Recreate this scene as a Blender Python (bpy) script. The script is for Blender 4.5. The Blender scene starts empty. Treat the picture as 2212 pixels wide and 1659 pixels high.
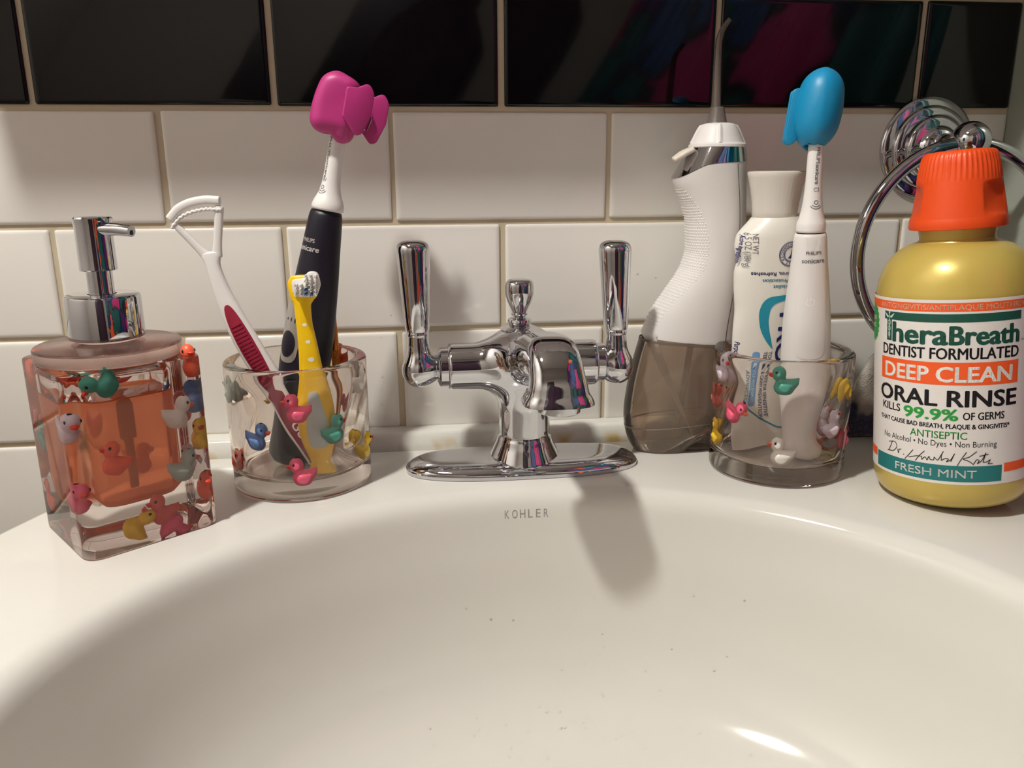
import bpy, bmesh, math, random
import numpy as np
from mathutils import Vector, Matrix

SC = bpy.context.scene
COL = SC.collection
random.seed(7)
PI = math.pi

# ------------------------------------------------------------------ camera, world, light, exposure
CAM_P = Vector((-0.0734, -0.5872, 0.1957))
YAW, PITCH, ROLL, FPX = 0.11805, -0.25566, -0.00583, 1729.98
cy_, sy_, cp_, sp_, cr_, sr_ = math.cos(YAW), math.sin(YAW), math.cos(PITCH), math.sin(PITCH), math.cos(ROLL), math.sin(ROLL)
fwd = Vector((sy_ * cp_, cy_ * cp_, sp_)); rt = Vector((cy_, -sy_, 0.0)); up = rt.cross(fwd)
r2 = rt * cr_ + up * sr_; u2 = up * cr_ - rt * sr_
cam_data = bpy.data.cameras.new('camera'); cam = bpy.data.objects.new('camera', cam_data); COL.objects.link(cam)
M = Matrix((r2, u2, -fwd)).transposed().to_4x4(); M.translation = CAM_P
cam.matrix_world = M
cam_data.sensor_fit = 'HORIZONTAL'; cam_data.sensor_width = 36.0
cam_data.lens = FPX * 36.0 / 2212.0
cam_data.clip_start = 0.01; cam_data.clip_end = 20
SC.camera = cam

w = bpy.data.worlds.new('world'); SC.world = w; w.use_nodes = True
w.node_tree.nodes['Background'].inputs[0].default_value = (0.9, 0.85, 0.8, 1)
w.node_tree.nodes['Background'].inputs[1].default_value = 0.0

LAMP = Vector((-0.44, -0.475, 1.09))
ld = bpy.data.lights.new('ceiling_bulb', 'POINT'); ld.energy = 46.5; ld.color = (1.0, 0.985, 0.92); ld.shadow_soft_size = 0.034
lo_ = bpy.data.objects.new('ceiling_bulb', ld); lo_.location = LAMP; COL.objects.link(lo_)

SC.view_settings.view_transform = 'Standard'
SC.view_settings.look = 'None'
SC.view_settings.gamma = 1.0
SC.view_settings.use_curve_mapping = False
SC.view_settings.exposure = 0.0
cyc = SC.cycles
cyc.max_bounces = 20; cyc.diffuse_bounces = 6; cyc.glossy_bounces = 8; cyc.transmission_bounces = 18
cyc.transparent_max_bounces = 16; cyc.caustics_reflective = True; cyc.caustics_refractive = True
cyc.blur_glossy = 0.4; cyc.sample_clamp_indirect = 4.0
cyc.use_denoising = True

# ------------------------------------------------------------------ helpers: materials
def srgb(h):
    if isinstance(h, str):
        h = h.lstrip('#'); v = [int(h[i:i + 2], 16) / 255 for i in (0, 2, 4)]
    else: v = list(h)
    return tuple((x / 12.92 if x <= 0.04045 else ((x + 0.055) / 1.055) ** 2.4) for x in v) + (1.0,)

MATS = {}
def mat(name, color, rough=0.4, metal=0.0, spec=0.5, trans=0.0, ior=1.45, coat=0.0, sss=0.0, sheen=0.0):
    if name in MATS: return MATS[name]
    m = bpy.data.materials.new(name); m.use_nodes = True
    b = m.node_tree.nodes['Principled BSDF']
    b.inputs['Base Color'].default_value = srgb(color)
    b.inputs['Roughness'].default_value = rough
    b.inputs['Metallic'].default_value = metal
    b.inputs['Specular IOR Level'].default_value = spec
    b.inputs['Transmission Weight'].default_value = trans
    b.inputs['IOR'].default_value = ior
    b.inputs['Coat Weight'].default_value = coat
    b.inputs['Coat Roughness'].default_value = 0.05
    if sss:
        b.inputs['Subsurface Weight'].default_value = sss
        b.inputs['Subsurface Radius'].default_value = (1, .6, .4)
        b.inputs['Subsurface Scale'].default_value = 0.003
    if sheen:
        b.inputs['Sheen Weight'].default_value = sheen
        b.inputs['Sheen Roughness'].default_value = 0.5
    MATS[name] = m
    return m

def bump(m, scale, strength, dist=0.001, detail=2.0, kind='noise'):
    nt = m.node_tree; b = nt.nodes['Principled BSDF']
    tc = nt.nodes.new('ShaderNodeTexCoord')
    n = nt.nodes.new('ShaderNodeTexNoise' if kind == 'noise' else 'ShaderNodeTexVoronoi')
    n.inputs['Scale'].default_value = scale
    if kind == 'noise': n.inputs['Detail'].default_value = detail
    bp = nt.nodes.new('ShaderNodeBump'); bp.inputs['Strength'].default_value = strength; bp.inputs['Distance'].default_value = dist
    nt.links.new(tc.outputs['Object'], n.inputs['Vector'])
    nt.links.new(n.outputs[0], bp.inputs['Height'])
    nt.links.new(bp.outputs['Normal'], b.inputs['Normal'])
    return m

def glass(name, color, ior, rough=0.0):
    if name in MATS: return MATS[name]
    m = bpy.data.materials.new(name); m.use_nodes = True; nt = m.node_tree; nt.nodes.clear()
    o = nt.nodes.new('ShaderNodeOutputMaterial'); g = nt.nodes.new('ShaderNodeBsdfGlass')
    g.inputs['Color'].default_value = srgb(color); g.inputs['IOR'].default_value = ior; g.inputs['Roughness'].default_value = rough
    nt.links.new(g.outputs[0], o.inputs[0]); MATS[name] = m
    return m

def thin(name, color, gloss=0.08, haze=0.0, hazecol='#cfc5bb', rough=.03):
    # thin clear plastic: straight-through tint, surface reflection, a little haze
    if name in MATS: return MATS[name]
    m = bpy.data.materials.new(name); m.use_nodes = True; nt = m.node_tree; nt.nodes.clear(); L = nt.links.new
    o = nt.nodes.new('ShaderNodeOutputMaterial'); t = nt.nodes.new('ShaderNodeBsdfTransparent'); t.inputs[0].default_value = srgb(color)
    g = nt.nodes.new('ShaderNodeBsdfGlossy'); g.inputs['Roughness'].default_value = rough
    d = nt.nodes.new('ShaderNodeBsdfDiffuse'); d.inputs[0].default_value = srgb(hazecol)
    m1 = nt.nodes.new('ShaderNodeMixShader'); m1.inputs[0].default_value = haze; L(t.outputs[0], m1.inputs[1]); L(d.outputs[0], m1.inputs[2])
    f = nt.nodes.new('ShaderNodeFresnel'); f.inputs[0].default_value = 1.0 + gloss * 5
    m2 = nt.nodes.new('ShaderNodeMixShader'); L(f.outputs[0], m2.inputs[0]); L(m1.outputs[0], m2.inputs[1]); L(g.outputs[0], m2.inputs[2]); L(m2.outputs[0], o.inputs[0])
    MATS[name] = m; return m

# ------------------------------------------------------------------ helpers: objects (mesh coordinates in millimetres)
def tag(o, label=None, cat=None, group=None, kind=None):
    if label: o['label'] = label
    if cat: o['category'] = cat
    if group: o['group'] = group
    if kind: o['kind'] = kind
    return o

def thing(name, label, cat, loc=(0, 0, 0), rot=None, group=None):
    o = bpy.data.objects.new(name, None); o.empty_display_size = 0.02
    o.location = loc
    if rot is not None: o.rotation_euler = rot
    COL.objects.link(o); tag(o, label, cat, group)
    return o

def mobj(name, verts, faces, m, parent=None, smooth=True, sharp=35, fmats=None, loc=None, scale=0.001):
    me = bpy.data.meshes.new(name)
    v = np.asarray(verts, float) * scale
    me.from_pydata([tuple(x) for x in v], [], [tuple(f) for f in faces])
    for mm in (m if isinstance(m, (list, tuple)) else [m]): me.materials.append(mm)
    if fmats is not None: me.polygons.foreach_set('material_index', list(fmats))
    me.validate(); me.update()
    if smooth:
        me.polygons.foreach_set('use_smooth', [True] * len(me.polygons))
        if sharp: me.set_sharp_from_angle(angle=math.radians(sharp))
    o = bpy.data.objects.new(name, me); COL.objects.link(o)
    if parent is not None: o.parent = parent
    if loc is not None: o.location = loc
    return o

class Geo:
    def __init__(s): s.v = []; s.f = []; s.m = []
    def add(s, v, f, mi=0):
        n = len(s.v); s.v += [tuple(x) for x in v]; s.f += [tuple(i + n for i in q) for q in f]; s.m += [mi] * len(f)
        return s
    def obj(s, name, m, parent=None, **k):
        return mobj(name, s.v, s.f, m, parent, fmats=s.m, **k)

def rings(rs, cap0=True, cap1=True, closed=True):
    """faces between rings (each a list of n points)"""
    n = len(rs[0]); v = [tuple(p) for r in rs for p in r]; f = []
    for k in range(len(rs) - 1):
        a, b = k * n, (k + 1) * n
        for i in range(n if closed else n - 1):
            j = (i + 1) % n; f.append((a + i, a + j, b + j, b + i))
    if cap0: f.append(tuple(reversed(range(n))))
    if cap1: f.append(tuple(range((len(rs) - 1) * n, len(rs) * n)))
    return v, f

def lathe(prof, seg=64, cx=0, cy=0, mod=None, caps=True):
    """prof: (r,z) from the bottom up, outside; r==0 ends are closed"""
    rs = []
    for k, (r, z) in enumerate(prof):
        rr = max(r, 1e-4)
        ring = []
        for i in range(seg):
            t = 2 * PI * i / seg
            q = rr if mod is None else mod(rr, z, t)
            ring.append((cx + q * math.cos(t), cy + q * math.sin(t), z))
        rs.append(ring)
    return rings(rs, caps, caps)

def catmull(xs, ys, q):
    """smooth interpolation of rows ys over xs at q (monotone-ish cubic Hermite)"""
    xs = np.asarray(xs, float); ys = np.asarray(ys, float); q = np.atleast_1d(q).astype(float)
    one = ys.ndim == 1
    if one: ys = ys[:, None]
    d = np.diff(ys, axis=0) / np.diff(xs)[:, None]
    mth = np.zeros_like(ys); mth[0] = d[0]; mth[-1] = d[-1]
    mth[1:-1] = np.where(d[:-1] * d[1:] > 0, 2 * d[:-1] * d[1:] / np.where(np.abs(d[:-1] + d[1:]) < 1e-12, 1e-12, d[:-1] + d[1:]), 0)
    i = np.clip(np.searchsorted(xs, q, side='right') - 1, 0, len(xs) - 2)
    h = (xs[i + 1] - xs[i])[:, None]; t = ((q - xs[i])[:, None]) / h
    r = (2 * t**3 - 3 * t**2 + 1) * ys[i] + (t**3 - 2 * t**2 + t) * h * mth[i] + (-2 * t**3 + 3 * t**2) * ys[i + 1] + (t**3 - t**2) * h * mth[i + 1]
    return r[:, 0] if one else r

def smooth_prof(pts, n=60):
    p = np.array(pts, float)
    s = np.r_[0, np.cumsum(np.hypot(*np.diff(p, axis=0).T))]
    return [tuple(x) for x in catmull(s, p, np.linspace(0, s[-1], n))]

class Swept:
    """surface swept along a path; rows: (s, x,y,z, a,b); side = direction of half-width a"""
    def __init__(self, rows, side=(1, 0, 0), n=2.0):
        r = np.array(rows, float); self.s = r[:, 0]; self.c = r[:, 1:4]; self.ab = r[:, 4:6]; self.side = np.array(side, float); self.n = n
    def frame(self, s):
        c = catmull(self.s, self.c, s); e = (self.s[-1] - self.s[0]) * 1e-3
        s0 = np.clip(np.atleast_1d(s) - e, self.s[0], self.s[-1]); s1 = np.clip(np.atleast_1d(s) + e, self.s[0], self.s[-1])
        t = catmull(self.s, self.c, s1) - catmull(self.s, self.c, s0); t /= np.linalg.norm(t, axis=1)[:, None]
        sd = self.side - t * (t @ self.side)[:, None]; sd /= np.linalg.norm(sd, axis=1)[:, None]
        return c, sd, np.cross(t, sd), catmull(self.s, self.ab, s)
    def pos(self, th, s, off=0.0):
        th = np.atleast_1d(np.asarray(th, float)); s = np.broadcast_to(np.asarray(s, float), th.shape)
        c, sd, bn, ab = self.frame(s)
        ct, st = np.cos(th), np.sin(th); e = 2.0 / self.n
        x = np.sign(ct) * np.abs(ct) ** e; y = np.sign(st) * np.abs(st) ** e
        off = np.broadcast_to(np.asarray(off, float), th.shape)
        return c + sd * ((ab[:, 0] + off) * x)[:, None] + bn * ((ab[:, 1] + off) * y)[:, None]
    def mesh(self, ns=40, seg=40, cap0=True, cap1=True, s0=None, s1=None, dome0=0, dome1=0):
        ss = np.linspace(self.s[0] if s0 is None else s0, self.s[-1] if s1 is None else s1, ns)
        th = np.linspace(0, 2 * PI, seg, endpoint=False)
        rs = [self.pos(th, np.full(seg, s)) for s in ss]
        def dome(s, sign, d):
            out = []; c = catmull(self.s, self.c, s)[0]
            e = 1e-3; q = np.clip([s - e, s + e], self.s[0], self.s[-1]); cc = catmull(self.s, self.c, q); t = cc[1] - cc[0]; t = t / np.linalg.norm(t)
            base = self.pos(th, np.full(seg, s)) - c
            for k in range(1, 7):
                a = k / 6 * PI / 2; out.append(c + base * max(math.cos(a), 0.01) + t * sign * d * math.sin(a))
            return out
        if dome0: rs = dome(ss[0], -1, dome0)[::-1] + rs
        if dome1: rs = rs + dome(ss[-1], 1, dome1)
        return rings(rs, cap0, cap1)
    def patch(self, outline, off0=-0.3, off1=0.4, dome=0.0, nr=6, th0=0.0, arc=True, cs=None):
        """raised patch: outline = list of (u mm round the surface, s); closed, star-shaped about its middle"""
        o = np.array(outline, float); m = o.mean(0) if cs is None else np.array(cs, float); rs = []
        def P(uv, off):
            ab = catmull(self.s, self.ab, uv[:, 1]); return self.pos(th0 + uv[:, 0] / ab[:, 0], uv[:, 1], off)
        rs.append(P(o, np.full(len(o), off0))); rs.append(P(o, np.full(len(o), off1 - .08)))
        for k in range(1, nr + 1):
            f = 1 - k / nr * 0.985
            if k == 1: f = 0.96
            uv = m + (o - m) * f; rs.append(P(uv, np.full(len(o), off1 + dome * (1 - f * f))))
        return rings([list(map(tuple, r)) for r in rs], False, True)

def ell(u, s, a, b, n=36):
    return [(u + a * math.cos(2 * PI * i / n), s + b * math.sin(2 * PI * i / n)) for i in range(n)]

def box(lo, hi):
    x0, y0, z0 = lo; x1, y1, z1 = hi
    return [(x0, y0, z0), (x1, y0, z0), (x1, y1, z0), (x0, y1, z0), (x0, y0, z1), (x1, y0, z1), (x1, y1, z1), (x0, y1, z1)], \
        [(3, 2, 1, 0), (4, 5, 6, 7), (0, 1, 5, 4), (1, 2, 6, 5), (2, 3, 7, 6), (3, 0, 4, 7)]

def sphere(c, r, nu=20, nv=12):
    c = np.array(c, float); r = np.array(r if hasattr(r, '__len__') else (r,) * 3, float)
    rs = []
    for k in range(nv + 1):
        a = -PI / 2 + PI * k / nv
        rs.append([tuple(c + r * np.array((max(math.cos(a), .002) * math.cos(2 * PI * i / nu), max(math.cos(a), .002) * math.sin(2 * PI * i / nu), math.sin(a)))) for i in range(nu)])
    return rings(rs)


def round_poly(pts, r, n=8):
    """polygon with rounded corners, r scalar or per-corner"""
    out = []; m = len(pts)
    for i in range(m):
        p0, p, p1 = (np.array(pts[(i + k) % m], float) for k in (-1, 0, 1))
        rr = r[i] if hasattr(r, '__len__') else r
        d0 = p0 - p; d1 = p1 - p; l0 = np.linalg.norm(d0); l1 = np.linalg.norm(d1); d0 /= l0; d1 /= l1
        ang = math.acos(np.clip(d0 @ d1, -1, 1)); t = min(rr / math.tan(ang / 2), l0 * .49, l1 * .49)
        a = p + d0 * t; b = p + d1 * t
        for k in range(n + 1):
            q = k / n; out.append(tuple((1 - q) ** 2 * a + 2 * q * (1 - q) * p + q * q * b))
    return out

def slab(outline, y0, y1, edge=0.5, axis='y'):
    """outline (x,z) extruded from y0 to y1 with soft edges"""
    o = np.array(outline, float); m = o.mean(0); rs = []
    w = o.max(0) - o.min(0)
    sc = lambda e: m + (o - m) * (1 - 2 * e / w)
    for y, e in ((y0, edge), (y0 + (edge if y1 > y0 else -edge) * .3, edge * .3), (y0 + (edge if y1 > y0 else -edge), 0), (y1 - (edge if y1 > y0 else -edge), 0), (y1 - (edge if y1 > y0 else -edge) * .3, edge * .3), (y1, edge)):
        q = sc(e); rs.append([(p[0], y, p[1]) for p in q])
    return rings(rs)

# signed-distance modelling ----------------------------------------------------------
def smin(a, b, k):
    h = np.clip(0.5 + 0.5 * (b - a) / k, 0, 1); return b * (1 - h) + a * h - k * h * (1 - h)
def smax(a, b, k): return -smin(-a, -b, k)
def d_ell(P, c, r):
    q = (P - np.array(c, float)); r = np.array(r, float)
    k0 = np.linalg.norm(q / r, axis=1); k1 = np.linalg.norm(q / (r * r), axis=1)
    return k0 * (k0 - 1) / np.maximum(k1, 1e-9)
def d_cone(P, a, b, ra, rb):
    a = np.array(a, float); b = np.array(b, float); ab = b - a; t = np.clip(((P - a) @ ab) / (ab @ ab), 0, 1)
    return np.linalg.norm(P - a - t[:, None] * ab, axis=1) - (ra + (rb - ra) * t)
def d_rbox(P, c, h, r):
    q = np.abs(P - np.array(c, float)) - (np.array(h, float) - r)
    return np.linalg.norm(np.maximum(q, 0), axis=1) + np.minimum(q.max(1), 0) - r
def d_cyl(P, c, ax, r, h, rd=1.0):
    q = P - np.array(c, float); oth = [i for i in range(3) if i != ax]
    d = np.stack([np.hypot(q[:, oth[0]], q[:, oth[1]]) - r + rd, np.abs(q[:, ax]) - h + rd], 1)
    return np.linalg.norm(np.maximum(d, 0), axis=1) + np.minimum(d.max(1), 0) - rd

def sdf_mesh(f, lo, hi, h):
    lo = np.array(lo, float); hi = np.array(hi, float); n = np.ceil((hi - lo) / h).astype(int) + 1
    ax = [lo[i] + h * np.arange(n[i]) for i in range(3)]
    V = np.empty(n)
    Y, Z = np.meshgrid(ax[1], ax[2], indexing='ij')
    for i in range(0, n[0], 8):
        xs = ax[0][i:i + 8]
        P = np.stack([np.repeat(xs, Y.size), np.tile(Y.ravel(), len(xs)), np.tile(Z.ravel(), len(xs))], 1)
        V[i:i + len(xs)] = f(P).reshape(len(xs), n[1], n[2])
    S = V < 0
    cn = n - 1; acc = np.zeros((*cn, 3)); cnt = np.zeros(cn)
    quads = []
    for a in range(3):
        sl0 = [slice(None)] * 3; sl1 = [slice(None)] * 3; sl0[a] = slice(0, -1); sl1[a] = slice(1, None)
        cr = np.argwhere(S[tuple(sl0)] != S[tuple(sl1)])
        o1, o2 = (a + 1) % 3, (a + 2) % 3
        nb = cr.copy(); nb[:, a] += 1
        v0 = V[tuple(cr.T)]; v1 = V[tuple(nb.T)]; t = v0 / (v0 - v1)
        pt = lo + cr * h; pt = pt.astype(float); pt[:, a] += t * h
        ok = np.ones(len(cr), bool); cells = []
        for d1, d2 in ((-1, -1), (0, -1), (0, 0), (-1, 0)):
            cc = cr.copy(); cc[:, o1] += d1; cc[:, o2] += d2
            ok &= (cc >= 0).all(1) & (cc < cn).all(1); cells.append(cc)
        for cc in cells:
            c2 = cc[ok]; np.add.at(acc, tuple(c2.T), pt[ok]); np.add.at(cnt, tuple(c2.T), 1)
        quads.append((np.stack([np.ravel_multi_index(c[ok].T, cn) for c in cells], 1), v0[ok] < 0))
    idx = -np.ones(cn.prod(), int); used = np.flatnonzero(cnt.ravel() > 0); idx[used] = np.arange(len(used))
    X = acc.reshape(-1, 3)[used] / cnt.ravel()[used][:, None]
    e = h * 0.05
    for _ in range(3):
        d = f(X); g = np.stack([(f(X + np.eye(3)[i] * e) - f(X - np.eye(3)[i] * e)) / (2 * e) for i in range(3)], 1)
        st = d[:, None] * g / np.maximum((g * g).sum(1), .05)[:, None]
        X = X - np.clip(st, -h * .5, h * .5)
    F = []
    for q, s in quads:
        q = idx[q]; q[~s] = q[~s][:, ::-1]; F.append(q)
    F = np.concatenate(F)
    return X, F.tolist()

# lettering ------------------------------------------------------------------------
_txt = {}
def glyphs(s, bold=0.0, shear=0.0, res=3):
    k = (s, bold, shear)
    if k in _txt: return _txt[k]
    cu = bpy.data.curves.new('t', 'FONT'); cu.body = s; cu.size = 1.0; cu.resolution_u = res; cu.offset = bold; cu.shear = shear
    cu.fill_mode = 'BOTH'
    ob = bpy.data.objects.new('t', cu); COL.objects.link(ob)
    dg = bpy.context.evaluated_depsgraph_get(); dg.update()
    me = ob.evaluated_get(dg).to_mesh()
    v = np.array([x.co[:] for x in me.vertices]).reshape(-1, 3); f = [tuple(p.vertices) for p in me.polygons]
    ob.evaluated_get(dg).to_mesh_clear()
    bm = bmesh.new()
    for q in v: bm.verts.new(q)
    bm.verts.ensure_lookup_table()
    for q in f:
        try: bm.faces.new([bm.verts[i] for i in q])
        except ValueError: pass
    for ax_, st_ in ((0, .11), (1, .19)):
        c0, c1 = v[:, ax_].min(), v[:, ax_].max(); k_ = c0 + st_
        while k_ < c1:
            n_ = [0, 0, 0]; n_[ax_] = 1; p_ = [0, 0, 0]; p_[ax_] = k_
            bmesh.ops.bisect_plane(bm, geom=bm.verts[:] + bm.edges[:] + bm.faces[:], dist=1e-5, plane_co=p_, plane_no=n_); k_ += st_
    bm.verts.index_update(); v = np.array([q.co[:] for q in bm.verts]); f = [tuple(x.index for x in q.verts) for q in bm.faces]; bm.free()
    bpy.data.objects.remove(ob); bpy.data.curves.remove(cu)
    _txt[k] = (v, f); return v, f
CAP = None
def letter(geo, s, u, v, h, w=None, rot=0.0, bold=0.012, align='C', shear=0.0, fn=None, mi=0, xs=1.0):
    """text s: cap height h, total width w, anchored at (u,v) (baseline), rotated, mapped by fn(u,v)->3D points"""
    global CAP
    if CAP is None: CAP = glyphs('H')[0][:, 1].max()
    V, F = glyphs(s, 0.0, shear)
    if not len(V): return
    x0, x1 = V[:, 0].min(), V[:, 0].max(); k = h / CAP
    kx = (w / (x1 - x0)) if w else k * xs
    X = (V[:, 0] - (x0 if align == 'L' else (x1 if align == 'R' else (x0 + x1) / 2))) * kx; Yv = V[:, 1] * k
    c, sn = math.cos(rot), math.sin(rot)
    b = max(bold, 0) * h
    for dx, dy in ([(0, 0)] if b <= 0 else [(0, 0), (b, 0), (-b, 0), (0, b * .6), (0, -b * .6), (b * .7, b * .4), (-b * .7, -b * .4), (b * .7, -b * .4), (-b * .7, b * .4)]):
        A, B_ = X + dx, Yv + dy
        geo.add(fn(u + A * c - B_ * sn, v + A * sn + B_ * c), F, mi)

def quadpatch(geo, u0, u1, v0, v1, fn, nu=12, nv=2, mi=0):
    U, Vv = np.meshgrid(np.linspace(u0, u1, nu + 1), np.linspace(v0, v1, nv + 1))
    P = fn(U.ravel(), Vv.ravel()); f = []
    for j in range(nv):
        for i in range(nu):
            a = j * (nu + 1) + i; f.append((a, a + 1, a + nu + 2, a + nu + 1))
    geo.add(P, f, mi)

def stroke(geo, pts, wd, fn, mi=0, closed=False):
    """ribbon along (u,v) points"""
    p = np.array(pts, float); t = np.gradient(p, axis=0) if not closed else np.roll(p, -1, 0) - np.roll(p, 1, 0)
    t /= np.maximum(np.linalg.norm(t, axis=1), 1e-9)[:, None]; nrm = np.stack([-t[:, 1], t[:, 0]], 1)
    wd = np.broadcast_to(np.asarray(wd, float), len(p))[:, None] / 2
    a = p + nrm * wd; b = p - nrm * wd; n = len(p)
    P = fn(np.r_[a[:, 0], b[:, 0]], np.r_[a[:, 1], b[:, 1]])
    geo.add(P, [(n + i, n + (i + 1) % n, (i + 1) % n, i) for i in range(n if closed else n - 1)], mi)

def fan(geo, pts, fn, mi=0):
    p = np.array(pts, float); m = p.mean(0); n = len(p); q = np.r_[p, m + (p - m) * .5, [m]]
    P = fn(q[:, 0], q[:, 1])
    geo.add(P, [(i, (i + 1) % n, n + (i + 1) % n, n + i) for i in range(n)] + [(n + i, n + (i + 1) % n, 2 * n) for i in range(n)], mi)

# ------------------------------------------------------------------ materials
m_white_tile = bump(mat('white_tile', '#e7e3dc', 0.10, spec=0.5), 9, 0.10, 0.004)
m_black_tile = bump(mat('black_tile', '#08080a', 0.06, spec=0.45), 9, 0.08, 0.004)
m_grout = bump(mat('grout', '#c6b89f', 0.85), 300, 0.4, 0.0005)
m_porc = mat('porcelain', '#d8d5ce', 0.09, spec=0.5)
m_chrome = mat('chrome', '#cfcfd3', 0.035, 1.0)
m_paint = mat('painted_wall', '#cac4bd', 0.6)
m_ceil = mat('ceiling_paint', '#dcd8d2', 0.8)
m_floor = mat('floor_tile', '#8c857c', 0.35)
m_sidetile = mat('side_wall_tile', '#9da196', 0.25)
m_resin = glass('clear_resin', '#fbf8f6', 1.47)
m_white = mat('white_plastic', '#e6e2df', 0.32, coat=0.15)
m_satin = mat('satin_white_plastic', '#ded9d6', 0.45)
m_black = mat('black_ink', '#141318', 0.4)

# ------------------------------------------------------------------ room shell
def tile_wall():
    TW, TH, X0, Z0 = 154.5, 77.2, -319.0, 240.0
    g = Geo(); rnd = random.Random(3)
    g.add([(-1000, 1.6, -820), (374.5, 1.6, -820), (374.5, 1.6, 400), (-1000, 1.6, 400)], [(0, 1, 2, 3)], 2)
    gap = 1.9
    for row in range(-2, 14):            # row 0 is the black course
        zt = Z0 + TH * 1 - row * TH; zb = zt - TH
        off = 0 if row % 2 == 0 else 0.5
        for i in range(-6, 6):
            x0 = X0 + (i + off) * TW; x1 = x0 + TW
            if x1 < -1000 or x0 > 374: continue
            x1 = min(x1, 376.0)
            j = [rnd.uniform(-.45, .45) for _ in range(4)]; a = (x0 + gap + j[0], x1 - gap + j[1], zb + gap + j[2], zt - gap + j[3])
            ty = rnd.uniform(-.15, .15); tx = rnd.uniform(-.15, .15)
            rs = []
            for ins, y in ((0, 1.8), (0, .9), (.35, .2), (1.1, -.25), (2.6, -.5)):
                o = round_poly([(a[0] + ins, a[2] + ins), (a[1] - ins, a[2] + ins), (a[1] - ins, a[3] - ins), (a[0] + ins, a[3] - ins)], 1.6, 3)
                rs.append([(p[0], y + ty * (p[0] - x0 - 77) / 77 + tx * (p[1] - zb - 38) / 38, p[1]) for p in o])
            v, f = rings(rs, False, True)
            g.add(v, f, 1 if row == 0 else 0)
    o = g.obj('wall_back', [m_white_tile, m_black_tile, m_grout], sharp=60); tag(o, kind='structure')
    g = Geo(); g.add(*box((-1000, 1.6, 400), (375, 40, 1620)))
    tag(g.obj('wall_back_upper', m_paint, smooth=False), kind='structure')
tile_wall()

def shell(name, lo, hi, m):
    return tag(mobj(name, *box(lo, hi), m, smooth=False), kind='structure')
shell('wall_right', (374.5, -110, -820), (440, 40, 1620), m_sidetile)
shell('wall_alcove', (440, 0, -820), (1150, 40, 1620), m_paint)
shell('wall_far_right', (1150, -1550, -820), (1190, 40, 1620), m_paint)
shell('wall_left', (-1040, -1550, -820), (-1000, 40, 1620), m_paint)
shell('wall_front', (-1040, -1590, -820), (1190, -1550, 1620), mat('front_wall_paint', '#aaa198', 0.6))
shell('ceiling', (-1040, -1590, 1620), (1190, 40, 1660), m_ceil)
shell('floor', (-1040, -1590, -860), (1190, 40, -820), m_floor)

m_door = bump(mat('dark_door', '#2b2022', 0.45), 20, 0.1, 0.002)
d = tag(mobj('door_1', *box((-330, -1550, -818), (120, -1535, 1180)), m_door, smooth=False), kind='structure')
for zz in ((-700, 60), (180, 1060)):
    mobj('door_panel', *slab(round_poly([(-270, zz[0]), (60, zz[0]), (60, zz[1]), (-270, zz[1])], 5, 3), -1534, -1525, 4), m_door, d, smooth=False)
mobj('door_handle', *sphere((90, -1505, 120), 26), m_chrome, d)

# caulk line where the tiles meet the sink
m_caulk = bump(mat('caulk', '#c4b48e', 0.7), 150, 0.5, 0.001)
g = Geo()
xs = np.linspace(-300, 372, 90); rnd = random.Random(5)
prof = [(1.4, 5.5), (-1.2, 6.2), (-1.9, 8.4), (-1.0, 10.6), (1.4, 11.2)]
rs = [[(x, y + .25 * rnd.uniform(-1, 1), z + .35 * rnd.uniform(-1, 1)) for y, z in prof] for x in xs]
g.add(*rings(rs, True, True, closed=False))
tag(g.obj('trim_1', m_caulk, sharp=80), kind='structure')

# ------------------------------------------------------------------ sink
SC_X, SC_Y, SA, SB = -12.0, -320.0, 243.0, 216.0
BASIN = [(0, 0), (3.1, -.4), (6, -1.6), (8.5, -3.5), (10.4, -6), (11.6, -8.9), (12.3, -13), (13.3, -25), (15.4, -45), (17.5, -70), (22, -95), (30, -115), (44, -132), (66, -145), (100, -154), (150, -159), (195, -161)]
_bp = np.array(BASIN, float); _bs = np.r_[0, np.cumsum(np.hypot(*np.diff(_bp, axis=0).T))]
def basin_pos(th, s):
    dz = catmull(_bs, _bp, s); a = SA - dz[:, 0]; b = SB - dz[:, 0]
    return np.stack([SC_X + a * np.cos(th), SC_Y + b * np.sin(th), dz[:, 1]], 1)

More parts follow.
